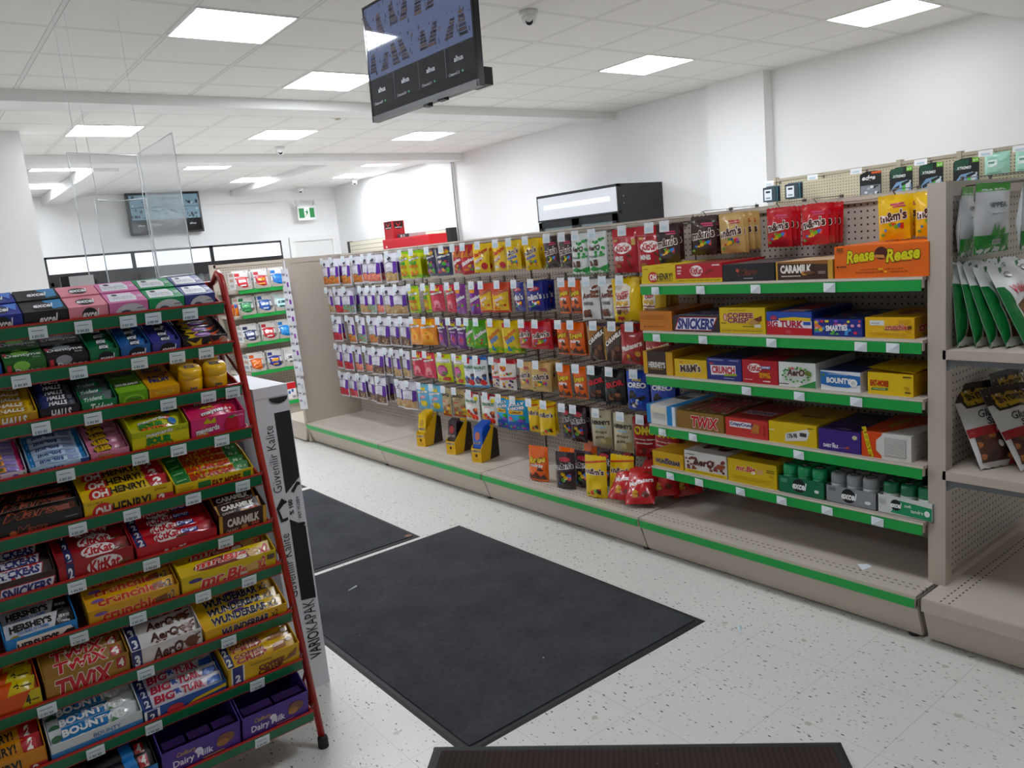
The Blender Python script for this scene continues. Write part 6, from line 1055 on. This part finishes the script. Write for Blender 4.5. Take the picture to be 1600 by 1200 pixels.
shelf_box('snickers', {'*': '#33211f', 'T': '#3f3a48'}, [('p', [(.03, .08), (.84, .08), (.97, .92), (.14, .92)], '#b8302e'), ('p', [(.05, .12), (.83, .12), (.945, .88), (.155, .88)], '#e2e2ea'), T('SNICKERS', .5, .5, .78, .62, '#28307a', b=.06, s=.2)], [('p', [(.05, .05), (.9, .05), (.97, .5), (.15, .5)], '#c8c8d4'), T('SNICKERS', .5, .28, .76, .34, '#28307a', b=.06, s=.2)], desc='dark brown box with blue slanted lettering')
shelf_box('coffee', '#dcbe2a', [('e', .13, .62, .045, .16, '#a83a34'), ('e', .13, .62, .03, .13, '#e0b0a0'), T('COFFEE', .47, .7, .56, .18, '#8a2f2a', o='#f2ead4', ow=.05, b=.06), T('CRISP', .42, .51, .46, .18, '#8a2f2a', o='#f2ead4', ow=.05, b=.06), ('p', [(.64, .4), (.7, .52), (.86, .6), (.88, .42), (.74, .34)], '#b88a54'), ('p', [(.76, .56), (.94, .7), (.93, .5), (.86, .46)], '#6a3424'), ('r', .78, .24, .92, .36, '#d8d4c4'), ('r', .52, .26, .76, .29, '#3a2a18'), ('r', .04, .38, .16, .41, '#4a3a14'), ('r', .2, .89, .6, .91, '#8a6a1a'), T('Top 10 Seller! / Parmi les 10 barres les plus vendues !', .5, .1, .92, .09, '#2a2010'), ('r', 0, .165, 1, .175, '#b8921c')], desc='bright yellow box with red-brown lettering')
shelf_box('turk', {'*': '#2a4fa4', 'T': '#23408c', 'R': '#23408c'}, [('r', 0, 0, 1, .36, '#b8222c'), ('p', [(0, .36), (1, .3), (1, .62), (.5, .66), (0, .58)], '#e6e2e8'), ('p', [(.28, .64), (.98, .6), (.98, .74), (.6, .78), (.28, .72)], '#dcbc2e'), T('BIG', .13, .46, .24, .26, '#b0203a', b=.06), T('TURK', .56, .48, .48, .26, '#b0203a', b=.06), ('r', .82, .44, .98, .58, '#2a4fa4'), ('r', .44, .06, .54, .22, '#c04a50'), ('e', .17, .74, .08, .1, '#a8344a')], [('r', .3, .0, .8, .9, '#a83038'), ('r', .3, .05, .8, .25, '#e0dce4')], desc='blue, white and red box with large red letters')
shelf_box('smarties', {'*': '#1f2f86', 'T': '#1c2a6e'}, [('blobs', .03, .1, .97, .95, 34, .009, ['#c8344a', '#d8c83a', '#4a9ad8', '#e07a4a', '#5aa84a', '#e0a0b8', '#8a5ac0'], 12), ('p', [(.24, .34), (.72, .4), (.72, .68), (.24, .62)], '#1f2f86'), T('SMARTiES', .49, .5, .44, .3, '#f2f2f4', b=.06, r=3), ('r', .02, .2, .16, .28, '#4a7ac0')], [('blobs', .05, .05, .95, .95, 22, .012, ['#c8344a', '#d8c83a', '#4a9ad8', '#e07a4a'], 13)], desc='navy box scattered with coloured dots')
shelf_box('crunchie', {'*': '#dcb02e', 'R': '#c08a26', 'L': '#c08a26'}, [('blobs', .05, .1, .95, .9, 14, .02, ['#e0b03a', '#cf9a24', '#e4b848'], 3), ('r', .1, .62, .4, .86, '#dcdcda'), ('r', .13, .7, .3, .74, '#9a9a9a'), T('crunchie', .64, .55, .42, .26, '#b8342a', o='#f0e2c8', ow=.06, b=.05, r=2), ('p', [(.87, .42), (.96, .5), (.95, .64), (.87, .6)], '#6a3a20'), ('r', .4, .4, .68, .43, '#7a5a20'), ('r', .1, .22, .9, .24, '#a8822a'), ('r', .15, .14, .85, .16, '#a8822a')], [('e', .5, .5, .2, .2, '#8a4a30'), ('r', .6, .4, .9, .6, '#c87a6a')], [T('crunchie', .5, .5, .8, .4, '#b8342a', o='#f0e2c8', ow=.06, b=.05)], 'golden yellow box with honeycomb print')
shelf_box('hersheys', {'*': '#33211c', 'R': '#c8942a', 'L': '#c8942a', 'T': '#33211c'}, [('r', 0, 0, .14, 1, '#cf9f2e'), ('r', .78, 0, 1, 1, '#cf9f2e'), T("HERSHEY'S", .46, .42, .56, .24, '#dedad4', b=.05), ('r', .2, .22, .7, .25, '#b8863a')], [('r', 0, 0, .14, 1, '#cf9f2e'), ('r', .78, 0, 1, 1, '#cf9f2e')], desc='brown box with broad gold bands')
shelf_box('mms', {'*': '#d8b322', 'T': '#c8a82a'}, [T("M&M's", .5, .52, .62, .4, '#40241c', o='#f2ece0', ow=.08, b=.06, r=4), ('e', .22, .84, .06, .06, '#d8843a')], desc='yellow box with brown lettering')
shelf_box('crunch', {'*': '#242c74', 'T': '#20244e'}, [('p', [(.12, .22), (.84, .28), (.84, .7), (.1, .66)], '#e6e2e8'), T('CRUNCH', .48, .47, .66, .3, '#b8222e', b=.06), ('p', [(.5, .2), (.88, .24), (.86, .34), (.52, .3)], '#9aa83a'), ('e', .14, .74, .07, .05, '#a8344a'), ('r', .06, .9, .5, .93, '#a8b0d0'), ('r', .66, .9, .94, .93, '#a8b0d0'), ('r', .5, .1, .8, .13, '#a8b0d0')], desc='navy box with white lettered panel')
shelf_box('chunky', '#b0202a', [('e', .36, .66, .2, .2, '#efe6e4'), T('KitKat', .36, .66, .34, .24, '#b0202a', b=.05, s=.1), ('r', .54, .64, .82, .78, '#27357e'), T('CHUNKY', .68, .71, .24, .08, '#eef0f4', b=.04), T('PEANUT', .64, .42, .3, .1, '#e0a02a', b=.05), T('BUTTER', .66, .31, .3, .1, '#e0a02a', b=.05), ('p', [(.6, .5), (.72, .56), (.7, .48)], '#5a2c1c'), ('r', .06, .14, .3, .17, '#e0b0b0'), ('r', .6, .1, .8, .14, '#f0e0e0')], [('e', .3, .3, .2, .2, '#7a2a28'), ('r', .4, .5, .9, .7, '#c8862a')], desc='red box with orange lettering and navy strip')
shelf_box('aero', {'*': '#dfe2de', 'T': '#5a6a54'}, [('p', [(0, 0), (.5, 0), (1, .3), (1, 0)], '#3a8a4a')] + [('e', .5+.38*math.cos(a*.3)*(1 if a % 2 else .86), .5+.3*math.sin(a*.3)*(1 if a % 2 else .82), .035, .035, ['#3f9a44', '#6ab84a', '#2f8038'][a % 3]) for a in range(30)] + [T('AerO', .5, .6, .46, .26, '#4a1f16', b=.05, s=.15), ('e', .82, .6, .09, .1, '#6a7a34'), ('e', .4, .76, .07, .05, '#c86a7a'), ('r', .04, .1, .3, .14, '#4a4a48')], desc='white box ringed with green bubbles')
shelf_box('bounty', {'*': '#dfe2e4', 'T': '#2c3f70'}, [('p', [(0, .3), (.3, .2), (.7, .2), (1, .38), (1, .8), (0, .95)], '#2a6cb0'), T('BOUNTY', .46, .52, .6, .26, '#eef0f0', o='#1a3a6a', ow=.05, b=.06), ('e', .83, .45, .1, .2, '#f0f0ee'), ('e', .83, .45, .06, .11, '#c8ccca'), ('p', [(.0, .8), (.12, .85), (.1, .65)], '#5a7a4a'), ('r', .2, .82, .7, .86, '#9ab8d8')], [('r', .05, .1, .95, .9, '#20305a')], desc='white and blue box with coconut half')
shelf_box('eatmore', {'*': '#dfbc24', 'R': '#c89a1c', 'L': '#c89a1c', 'T': '#c8a02a'}, [T('EAT-MORE', .26, .52, .4, .24, '#b83a1e', o='#7a2410', ow=.04, b=.06), ('p', [(.1, .3), (.46, .32), (.44, .22), (.07, .2)], '#2f6a3a'), ('r', .1+.02, .245, .4, .275, '#c8d8b0'), ('r', .78, .84, .96, .9, '#4a3a10'), ('r', .82, .16, .95, .22, '#4a3a10'), ('e', .86, .4, .07, .06, '#c09a18')], desc='yellow box with green ribbon, lid ajar')
k, y, wd, hgt = CT['eatmore']
m = MB(); m.add([(-wd/2, 0, 0), (wd/2, 0, -.012), (wd/2, .2, -.004), (-wd/2, .2, .0)], [(0, 1, 2, 3)], M('#d8b424')); o = [q for q in COL.objects if q.get('label', '').startswith('yellow box with green ribbon')][0]; m.build('lid_flap', o, loc=(0, .002, hgt+.016))
shelf_box('wbox', {'*': '#dcdcd6', 'T': '#d8d6d0'}, [('r', 0, 0, .14, 1, '#2a84c4'), ('r', .72, 0, 1, 1, '#2a84c4'), ('r', .9, 0, 1, 1, '#d8e4ec')] + [('r', .2, .5-.07*q, .68, .52-.07*q, '#a8a49c') for q in range(4)] + [('r', .15, .6, .72, .9, '#e4dcc8')], [('r', 0, 0, .14, 1, '#2a84c4'), ('r', .76, 0, 1, 1, '#2a84c4'), ('r', .25, .5, .7, .7, '#5a5a58')], desc='white box with blue corner bands')
shelf_box('twix', {'*': '#8a672c', 'T': '#6e5426'}, [T('TWiX', .6, .46, .54, .58, '#c0222c', o='#efe4dc', ow=.06, b=.06, s=.1)], [T('TWiX', .5, .45, .86, .6, '#b8222c', o='#e6d8d0', ow=.06, b=.06, s=.1)], desc='bronze box with big red lettering', depth=.36)
shelf_box('crispy', {'*': '#c23a34', 'T': '#a03430'}, [('r', .1, .5, .62, .82, '#e6dce0'), T('CrispyCrunch', .4, .66, .56, .22, '#2a2f6a', b=.05), ('p', [(.62, .3), (.8, .3), (.82, .75), (.7, .82), (.64, .6)], '#b8773a'), ('r', .9, .2, .95, .8, '#a02a2a')], [('r', .1, .3, .8, .5, '#c8b0b8'), T('CrispyCrunch', .45, .4, .6, .16, '#2a2f6a', b=.04)], desc='coral red box with nut cluster')
shelf_box('yellow', {'*': '#d6b838', 'T': '#c2a236'}, [('p', [(.34, .12), (.8, .28), (.86, .66), (.82, .82), (.36, .5)], '#dcdad6'), T('178-98', .5, .42, .2, .2, '#1c1c1e', b=.04, r=10), ('r', .66, .44, .8, .62, '#3a3a3c'), ('r', .0, .56, .12, .62, '#e8dcb0'), ('r', .82, .84, .94, .88, '#6a5a1c')], [('r', .3, .4, .8, .48, '#6a5020')], desc='plain yellow box with white price sticker')
shelf_box('dairy', {'*': '#3a2078', 'T': '#2c1a54'}, [T('DAIRY MILK', .3, .24, .36, .14, '#eeeaf4', b=.05), ('r', .5, .2, .66, .22, '#a88ac0'), ('e', .7, .24, .05, .06, '#a84a3a'), ('e', .87, .76, .06, .1, '#c8c49a'), ('e', .36, .36, .03, .04, '#e8e4f0')], [('r', .4, .5, .8, .7, '#4a4054'), ('r', .3, .3, .75, .38, '#5a2a5a'), ('r', .35, .08, .7, .12, '#8a7aa8')], desc='deep purple box with small white lettering')
shelf_box('reeses', {'*': '#d6d3ce', 'R': '#cfccc6', 'L': '#cfccc6', 'T': '#cbc8c2'}, [('p', [(0, 0), (.42, 0), (.4, .12), (.3, .3), (.3, .7), (.42, .92), (.42, 1), (0, 1)], '#cf4a18'), T("REESE'S", .14, .5, .7, .16, '#d8c82a', o='#1a1410', ow=.06, b=.06, r=-76), ('r', .48, .14, .9, .84, '#8f8d88'), ('r', .49, .155, .89, .825, '#d2cfca')] + [('r', .5, .78-.06*q, .88, .795-.06*q, '#8a8884') for q in range(10)], [('p', [(0, 0), (.42, 0), (1, .9), (.6, 1), (0, 1)], '#c24818'), ('p', [(.24, .3), (.4, .3), (.44, .8), (.3, .8)], '#a88a2a')], [('r', .1, .2, .8, .22, '#8a8884'), ('r', .1, .5, .7, .52, '#8a8884'), ('e', .6, .75, .04, .06, '#2a2a2a')], 'white and orange box with sideways yellow lettering')
shelf_box('wunder', {'*': '#d0a430', 'T': '#b88a2a'}, [('r', 0, .52, 1, .54, '#b8861c'), T('WUNDERBAR', .5, .36, .8, .26, '#1f1a44', o='#e8dcc0', ow=.05, b=.05, s=.1), ('e', .48, .56, .07, .06, '#6a3f8a')], [('p', [(.1, .1), (.5, .4), (.9, .3), (.9, .7), (.3, .8)], '#a8762a')], desc='amber box with navy capitals')
shelf_box('aero2', {'*': '#dcd9d4', 'T': '#cfcac4'}, [('r', 0, 0, 1, .16, '#d8bc28'), T('Top 10 Seller / Parmi les 10 plus vendues', .5, .08, .8, .07, '#4a3a14'), ('blobs', .02, .18, .3, .75, 18, .008, ['#6a2f22', '#8a4434'], 3), ('blobs', .55, .2, .98, .8, 20, .008, ['#6a2f22', '#8a4434'], 4), T('AerO', .46, .55, .5, .3, '#52221a', b=.05, s=.15), ('e', .86, .5, .09, .12, '#8a4a30'), ('r', .06, .84, .26, .87, '#4a4644')], [('blobs', .2, .2, .9, .9, 16, .022, ['#5a2a20', '#6a3428'], 5)], desc='white box with brown bubbles, yellow base')
shelf_box('mrbig', {'*': '#d2b41f', 'T': '#bda020'}, [T('mr.Big', .38, .62, .4, .28, '#c0302c', o='#f0e6d0', ow=.06, b=.06, s=.2), ('p', [(.6, .5), (.74, .54), (.73, .72), (.62, .7)], '#c8a06a'), ('r', .8, .72, .96, .75, '#5a4a14'), ('r', .8, .64, .96, .67, '#5a4a14'), ('r', .1, .28, .9, .3, '#a88a1a'), ('r', .1, .2, .8, .22, '#a88a1a'), ('e', .9, .5, .05, .07, '#b8981c')], [('r', .2, .2, .8, .5, '#8a5a20')], desc='yellow box with red outlined lettering')
for key, col, cap, cap2, desc, F in (('tray1', '#126a46', '#1c8f5c', '#23a86a', 'green', [('e', .46, .55, .14, .42, '#14181a'), T('excel', .47, .55, .3, .4, '#f0f2f2', s=.25, b=.04), ('r', .06, .62, .2, .86, '#5a9a7a'), ('e', .84, .4, .05, .1, '#e8f0ec')]),
                                ('tray2', '#8b8e92', '#b4b8bc', '#9a9ea3', 'silver', [('e', .46, .55, .14, .42, '#14181a'), T('excel', .47, .55, .3, .4, '#f0f2f2', s=.25, b=.04), ('r', .06, .7, .2, .92, '#6a6d74'), ('e', .84, .36, .06, .1, '#e8eaec')]),
                                ('tray3', '#d4d8d4', '#8fb8a4', '#1f7a50', 'white', [('p', [(.24, .12), (.98, .05), (.98, .72), (.4, .84)], '#2a9060'), ('e', .34, .56, .1, .3, '#14181a'), T('excel', .34, .56, .2, .28, '#f0f2f2', s=.25, b=.04), T('soft', .56, .62, .12, .16, '#f0f6f2'), T('tendre', .72, .4, .22, .18, '#f0f6f2'), ('r', .03, .5, .16, .8, '#b4b8b4'), ('e', .9, .4, .05, .16, '#f0f4f2')])):
    k, y, wd, hgt = CT[key]
    m = MB(); W = wd-.004; open_tray(m, W, .24, hgt*.55, hgt*.55, col, F, slope=.5); z = SHELVES[k][0]
    o = m.build('bottle_tray', loc=(XS, y, z+.0005), rot=(0, 0, RZ)); tag(o, 'open %s card tray of round gum bottles, lowest green-edged shelf' % desc, 'display tray', 'trays of gum bottles')
    b0 = None; Rb = min(.033, W/6-.003)
    for q in range(9):
        lab = 'round %s gum bottle, %s row %s, in %s tray' % (desc, ('front', 'middle', 'back')[q//3], ('left', 'centre', 'right')[q % 3], desc)
        yy = y - (q % 3-1)*(2*Rb+.003); xx = XS+.004+Rb+(q//3)*(2*Rb+.003)
        body = cap if desc != 'white' else '#d3ddd6'
        if b0 is None: b0 = bottle('gum_bottle', body, cap2, [('e', .5, .6, .22, .3, '#20282a' if desc == 'silver' else '#1a6a48'), T('excel', .5, .6, .3, .26, '#eef2f0', s=.25, b=.04)], [('e', .5, .5, .4, .4, '#14302a' if desc != 'silver' else '#4a4e52'), T('excel', .5, .5, .5, .2, '#dfe8e4', s=.25, b=.04)], Rb, .108); o = b0; o['label'] = lab; o['group'] = 'round gum bottles on lowest shelf'
        else: o = dup(b0, lab, (0, 0, 0))
        o.location = (xx, yy, z+.003); o.rotation_euler = (0, 0, RZ+R(rn.uniform(-25, 25)))

# ---------------------------------------------------------------- things standing on the bottom deck
def yellow_display(y, x, packs, desc, bars, face):
    t = thing('snack_display', desc, 'display box', (x, y, .1705), (0, 0, RZ+R(14)), 'yellow displays on the bottom deck')
    W, D = .078, .17; yl_ = M('#e6b81e', .4); bk = M('#2e221c', .5); m = MB()
    m.box(-W/2, W/2, 0, .002, 0, .085, yl_); m.box(-W/2, W/2, 0, D, 0, .002, yl_)
    for s in (-W/2, W/2-.002): m.prism([(0, 0), (D*.45, 0), (D*.8, .19), (D*.7, .2), (0, .085)], s, s+.002, 0, yl_); m.prism([(D*.45, 0), (D, 0), (D, .17), (D*.8, .19)], s, s+.002, 0, bk)
    m.prism([(D*.66, .2), (D*.8, .19), (D*.8, .205), (D*.66, .212)], -W/2, W/2, 0, yl_)
    m.box(-W/2, W/2, D-.002, D, 0, .17, bk)
    prints(m, [T("m&m's", .5, .84, .8, .16, '#40241c', o='#f2ece0', ow=.08, b=.06), ('e', .5, .5, .13, .12, '#5a2a1c'), ('r', .2, .25, .8, .28, '#b8861a'), ('r', .25, .16, .75, .19, '#b8861a')], W, .085, lambda u, v, o: ((u-.5)*W, -o, v*.085)); m.build('display_body', t)
    m = MB(); proto = None
    for q in range(bars):
        if proto is None:
            pillow(m, W-.008, .15, .012, packs, [('e', .5, .62, .3, .17, face), T("m&m's", .5, .36, .8, .09, '#40241c', o='#f2ece0', ow=.08, b=.06)], seed=int(y*10), top=False, nu=8, nv=10); proto = o = m.build('snack_pouch')
        else: o = proto.copy(); COL.objects.link(o)
        c, s = math.cos(RZ+R(14)), math.sin(RZ+R(14)); ly = .014+q*.0115
        o.location = (x - s*ly, y + c*ly, .174+.06+q*.0036); o.rotation_euler = (R(-10), 0, RZ+R(14))
        tag(o, '%s snack pouch, %s from front in the %s' % (desc.split()[-2], ORD[q], desc.split(',')[0]), 'snack pouch', 'pouches in the yellow displays')
yellow_display(4.46, 2.60, '#d8b424', 'farthest yellow display box, holding yellow pouches', 7, '#b8923a')
yellow_display(4.10, 2.60, '#33242a', 'middle yellow display box, holding brown pouches', 4, '#9a3a3a')
yellow_display(3.80, 2.585, '#2356b8', 'nearest yellow display box, holding blue pouches', 8, '#b8705a')
def pouch(key, x, y, z, yaw, desc, lean=0, roll=0, sc=1.0, scz=1.0):
    W, Hh, D, base, its, _ = DES[key]
    if 'st'+key not in protos:
        m = MB(); pillow(m, W*1.12, Hh*.98, .05, base, its, seed=40+len(protos), stand=True, top=False); o = m.build('sweets_pouch'); protos['st'+key] = o
    else: o = protos['st'+key].copy(); COL.objects.link(o)
    o.location = (x, y, z); o.rotation_euler = (lean, roll, RZ+yaw); o.scale = (sc, sc, sc*scz); return tag(o, desc, 'bag of sweets', 'loose pouches on the bottom deck')
Z0 = .172
pouch('OR', 2.57, 3.200, Z0, R(10), 'orange pouch standing alone in front on bottom deck, leftmost', R(-4), 0, 1.1)
pouch('OR', 2.68, 3.090, Z0, R(5), 'orange pouch behind the brown pouch on bottom deck', R(-4)); pouch('OR', 2.80, 3.030, Z0, R(-5), 'orange pouch farthest back on bottom deck', R(-5), 0, 1.05)
pouch('B5', 2.565, 2.975, Z0, R(16), 'dark brown pouch foremost between orange and yellow pouches', R(-3)); pouch('B5', 2.63, 2.915, Z0, R(6), 'dark brown pouch just behind the foremost brown pouch', R(-4)); pouch('B5', 2.72, 2.850, Z0, R(0), 'dark brown pouch behind the tall yellow pouch', R(-5)); pouch('B5', 2.80, 2.770, Z0, R(-8), 'dark brown pouch at the rear near pegboard', R(-8))
pouch('M5', 2.56, 2.745, Z0, R(12), 'large yellow pouch standing foremost on bottom deck', R(-3), 0, 1.12); pouch('M5', 2.64, 2.660, Z0, R(20), 'yellow pouch tucked behind the large yellow pouch', R(-5), R(4), 1.1); pouch('M5', 2.80, 2.460, Z0, R(10), 'yellow pouch leaning behind the heap of red bags', R(-10), R(-10))
def lying(x, y, z, yaw, tilt, roll, desc):
    if 'ly' not in protos:
        m = MB(); W, Hh = .14, .2
        pillow(m, W, Hh, .055, '#b01f22', [T('Maltesers', .5, .55, .84, .13, '#efe4e0', b=.04, r=12), ('blobs', .25, .12, .85, .4, 4, .02, ['#5a2018', '#c8923a'], 4), ('blobs', .25, .72, .8, .9, 3, .012, ['#7a2a20'], 5)], seed=77, top=False); o = m.build('sweets_bag'); protos['ly'] = o
    else: o = protos['ly'].copy(); COL.objects.link(o)
    o.location = (x, y, z); o.rotation_euler = (tilt, roll, RZ+yaw); return tag(o, desc, 'bag of sweets', 'red bags heaped on the bottom deck')
lying(2.545, 2.568, .195, R(20), R(-52), R(4), 'red bag at the front left of heap on deck'); lying(2.555, 2.456, .195, R(28), R(-50), R(-4), 'red bag at the front right of heap on deck')
lying(2.64, 2.504, .235, R(15), R(-58), R(6), 'red bag second in from front of heap'); lying(2.66, 2.400, .215, R(35), R(-50), R(-6), 'red bag lying at right of heap, near side'); lying(2.72, 2.576, .215, R(10), R(-55), R(3), 'red bag at left rear of heap')
lying(2.73, 2.440, .255, R(22), R(-60), R(-5), 'red bag on top of the heap'); lying(2.76, 2.336, .205, R(40), R(-48), R(-10), 'red bag at the far right end of heap'); lying(2.83, 2.504, .22, R(8), R(-60), R(4), 'red bag deepest in the heap, by pegboard')

# ---------------------------------------------------------------- bags on the near end unit
gw = [('r', 0, .88, 1, 1, '#4aa83a'), ('r', 0, 0, 1, .26, '#2f8a35'), ('p', [(.3, .26), (.36, .44), (.42, .28), (.5, .42), (.56, .28), (.7, .38), (.74, .26)], '#5aa84a'), T('HIPPEAS', .55, .68, .5, .07, '#4a5a4e', b=.02), ('r', .3, .55, .7, .57, '#9aa49c'), ('r', .34, .12, .66, .19, '#e8ece6')] + [('r', .37+.03*q, .13, .385+.03*q, .18, '#2a2a2a') for q in range(9)]
m = MB(); pillow(m, .19, .215, .045, '#d3d4d6', gw, seed=61, rough=.35, back='#cbccce'); g0 = m.build('snack_bag')
for q, (x, y, yaw, lab) in enumerate(((2.728, 1.105, 12, 'white and green snack bag hung deepest, against end pegboard'), (2.735, 1.035, -8, 'white and green snack bag hung second from end pegboard'), (2.755, 0.942, 10, 'white and green snack bag hung third from end pegboard'), (2.775, 0.872, 4, 'white and green snack bag hung nearest the camera, cut by frame'))):
    o = g0 if q == 0 else g0.copy()
    if q: COL.objects.link(o)
    o.location = (x, y, 1.478+.006*q); o.rotation_euler = (R(2), 0, R(yaw)); tag(o, lab, 'snack bag', 'white and green bags on the end unit hook')
hook((2.745, 1.132, 1.478), 0, .33, 'long wire peg hook on end unit, left one', 0, rise=.02, group='hooks on the near end unit'); hook((2.96, 1.132, 1.478), 0, .33, 'long wire peg hook on end unit, right one', 0, rise=.02, group='hooks on the near end unit')
mv = [('p', [(0, 0), (.16, .12), (.2, .55), (.12, .74), (0, .76)], '#1f6a36'), ('p', [(1, 0), (.84, .12), (.8, .55), (.88, .74), (1, .76)], '#1f6a36'), ('p', [(.2, .1), (.8, .1), (.78, .5), (.5, .6), (.22, .5)], '#6a4a2a'), ('p', [(.2, .3), (.5, .42), (.8, .3), (.8, .25), (.5, .36), (.2, .25)], '#c8752a'), T('Vickie\'s', .5, .7, .5, .12, '#b8303a', b=.03, s=.2, r=6), ('e', .5, .9, .1, .04, '#5a5f62'), ('e', .5, .9, .08, .03, '#dcdcda')]
m = MB(); pillow(m, .2, .27, .045, '#dcdcda', mv, seed=71, top=False, rough=.35, back='#1f6a36'); v0 = m.build('crisps_bag')
for q, (x, y, ln, lab) in enumerate(((2.735, 1.087, -6, 'green and white crisps bag leaning deepest on upper end shelf'), (2.745, 1.037, -14, 'green and white crisps bag second in the leaning row'), (2.755, 0.997, -20, 'green and white crisps bag third in the leaning row'), (2.765, 0.957, -24, 'green and white crisps bag fourth in the leaning row'), (2.775, 0.907, -27, 'green and white crisps bag front of the leaning row'), (2.93, 1.022, -14, 'green and white crisps bag in the right-hand leaning stack, rear'), (2.95, 0.942, -22, 'green and white crisps bag in the right-hand leaning stack, front'))):
    o = v0 if q == 0 else v0.copy()
    if q: COL.objects.link(o)
    o.location = (x, y, .976); o.rotation_euler = (R(ln), R(2), R(-6)); tag(o, lab, 'crisps bag', 'crisps bags leaning on the upper end shelf')
sy = [('p', [(0, .78), (1, .78), (1, 1), (0, 1)], '#2e2420'), ('p', [(.12, .7), (.88, .7), (.92, .78), (.85, .95), (.15, .95), (.08, .78)], '#2a1f1a'), ('p', [(.16, .73), (.84, .73), (.87, .79), (.82, .92), (.18, .92), (.13, .79)], '#b8963a'), T("SNYDER'S", .5, .83, .6, .08, '#2a1f14', b=.05), T('Gluten', .5, .61, .5, .09, '#2a2826', s=.3), T('Sans', .52, .51, .4, .08, '#2a2826', s=.3), ('r', 0, .36, 1, .46, '#9a2028'), T('Mini', .6, .41, .3, .05, '#e8dcdc'), ('r', .04, .06, .96, .36, '#4a2a20'), ('blobs', .05, .06, .95, .36, 16, .016, ['#a8683a', '#6a3a24', '#b87a4a', '#3a2018'], 5), ('p', [(.55, 0), (1, 0), (1, .26), (.75, .2)], '#9a1f24'), ('e', .42, .24, .06, .04, '#dcd8d4')]
m = MB(); pillow(m, .19, .29, .06, '#d4d2d0', sy, seed=81, top=False, rough=.35); s0 = m.build('pretzel_bag')
for q, (x, y, ln, yw, lab) in enumerate(((2.75, 0.997, -28, -24, 'red and white pretzel bag leaning at left on lower end shelf'), (2.80, 0.902, -34, -22, 'red and white pretzel bag overlapping in front, lower end shelf'), (2.93, 1.0, -14, -10, 'dark topped pretzel bag at the rear of lower end shelf'))):
    o = s0 if q == 0 else s0.copy()
    if q: COL.objects.link(o)
    o.location = (x, y, .576); o.rotation_euler = (R(ln), 0, R(yw)); tag(o, lab, 'pretzel bag', 'pretzel bags on the lower end shelf')
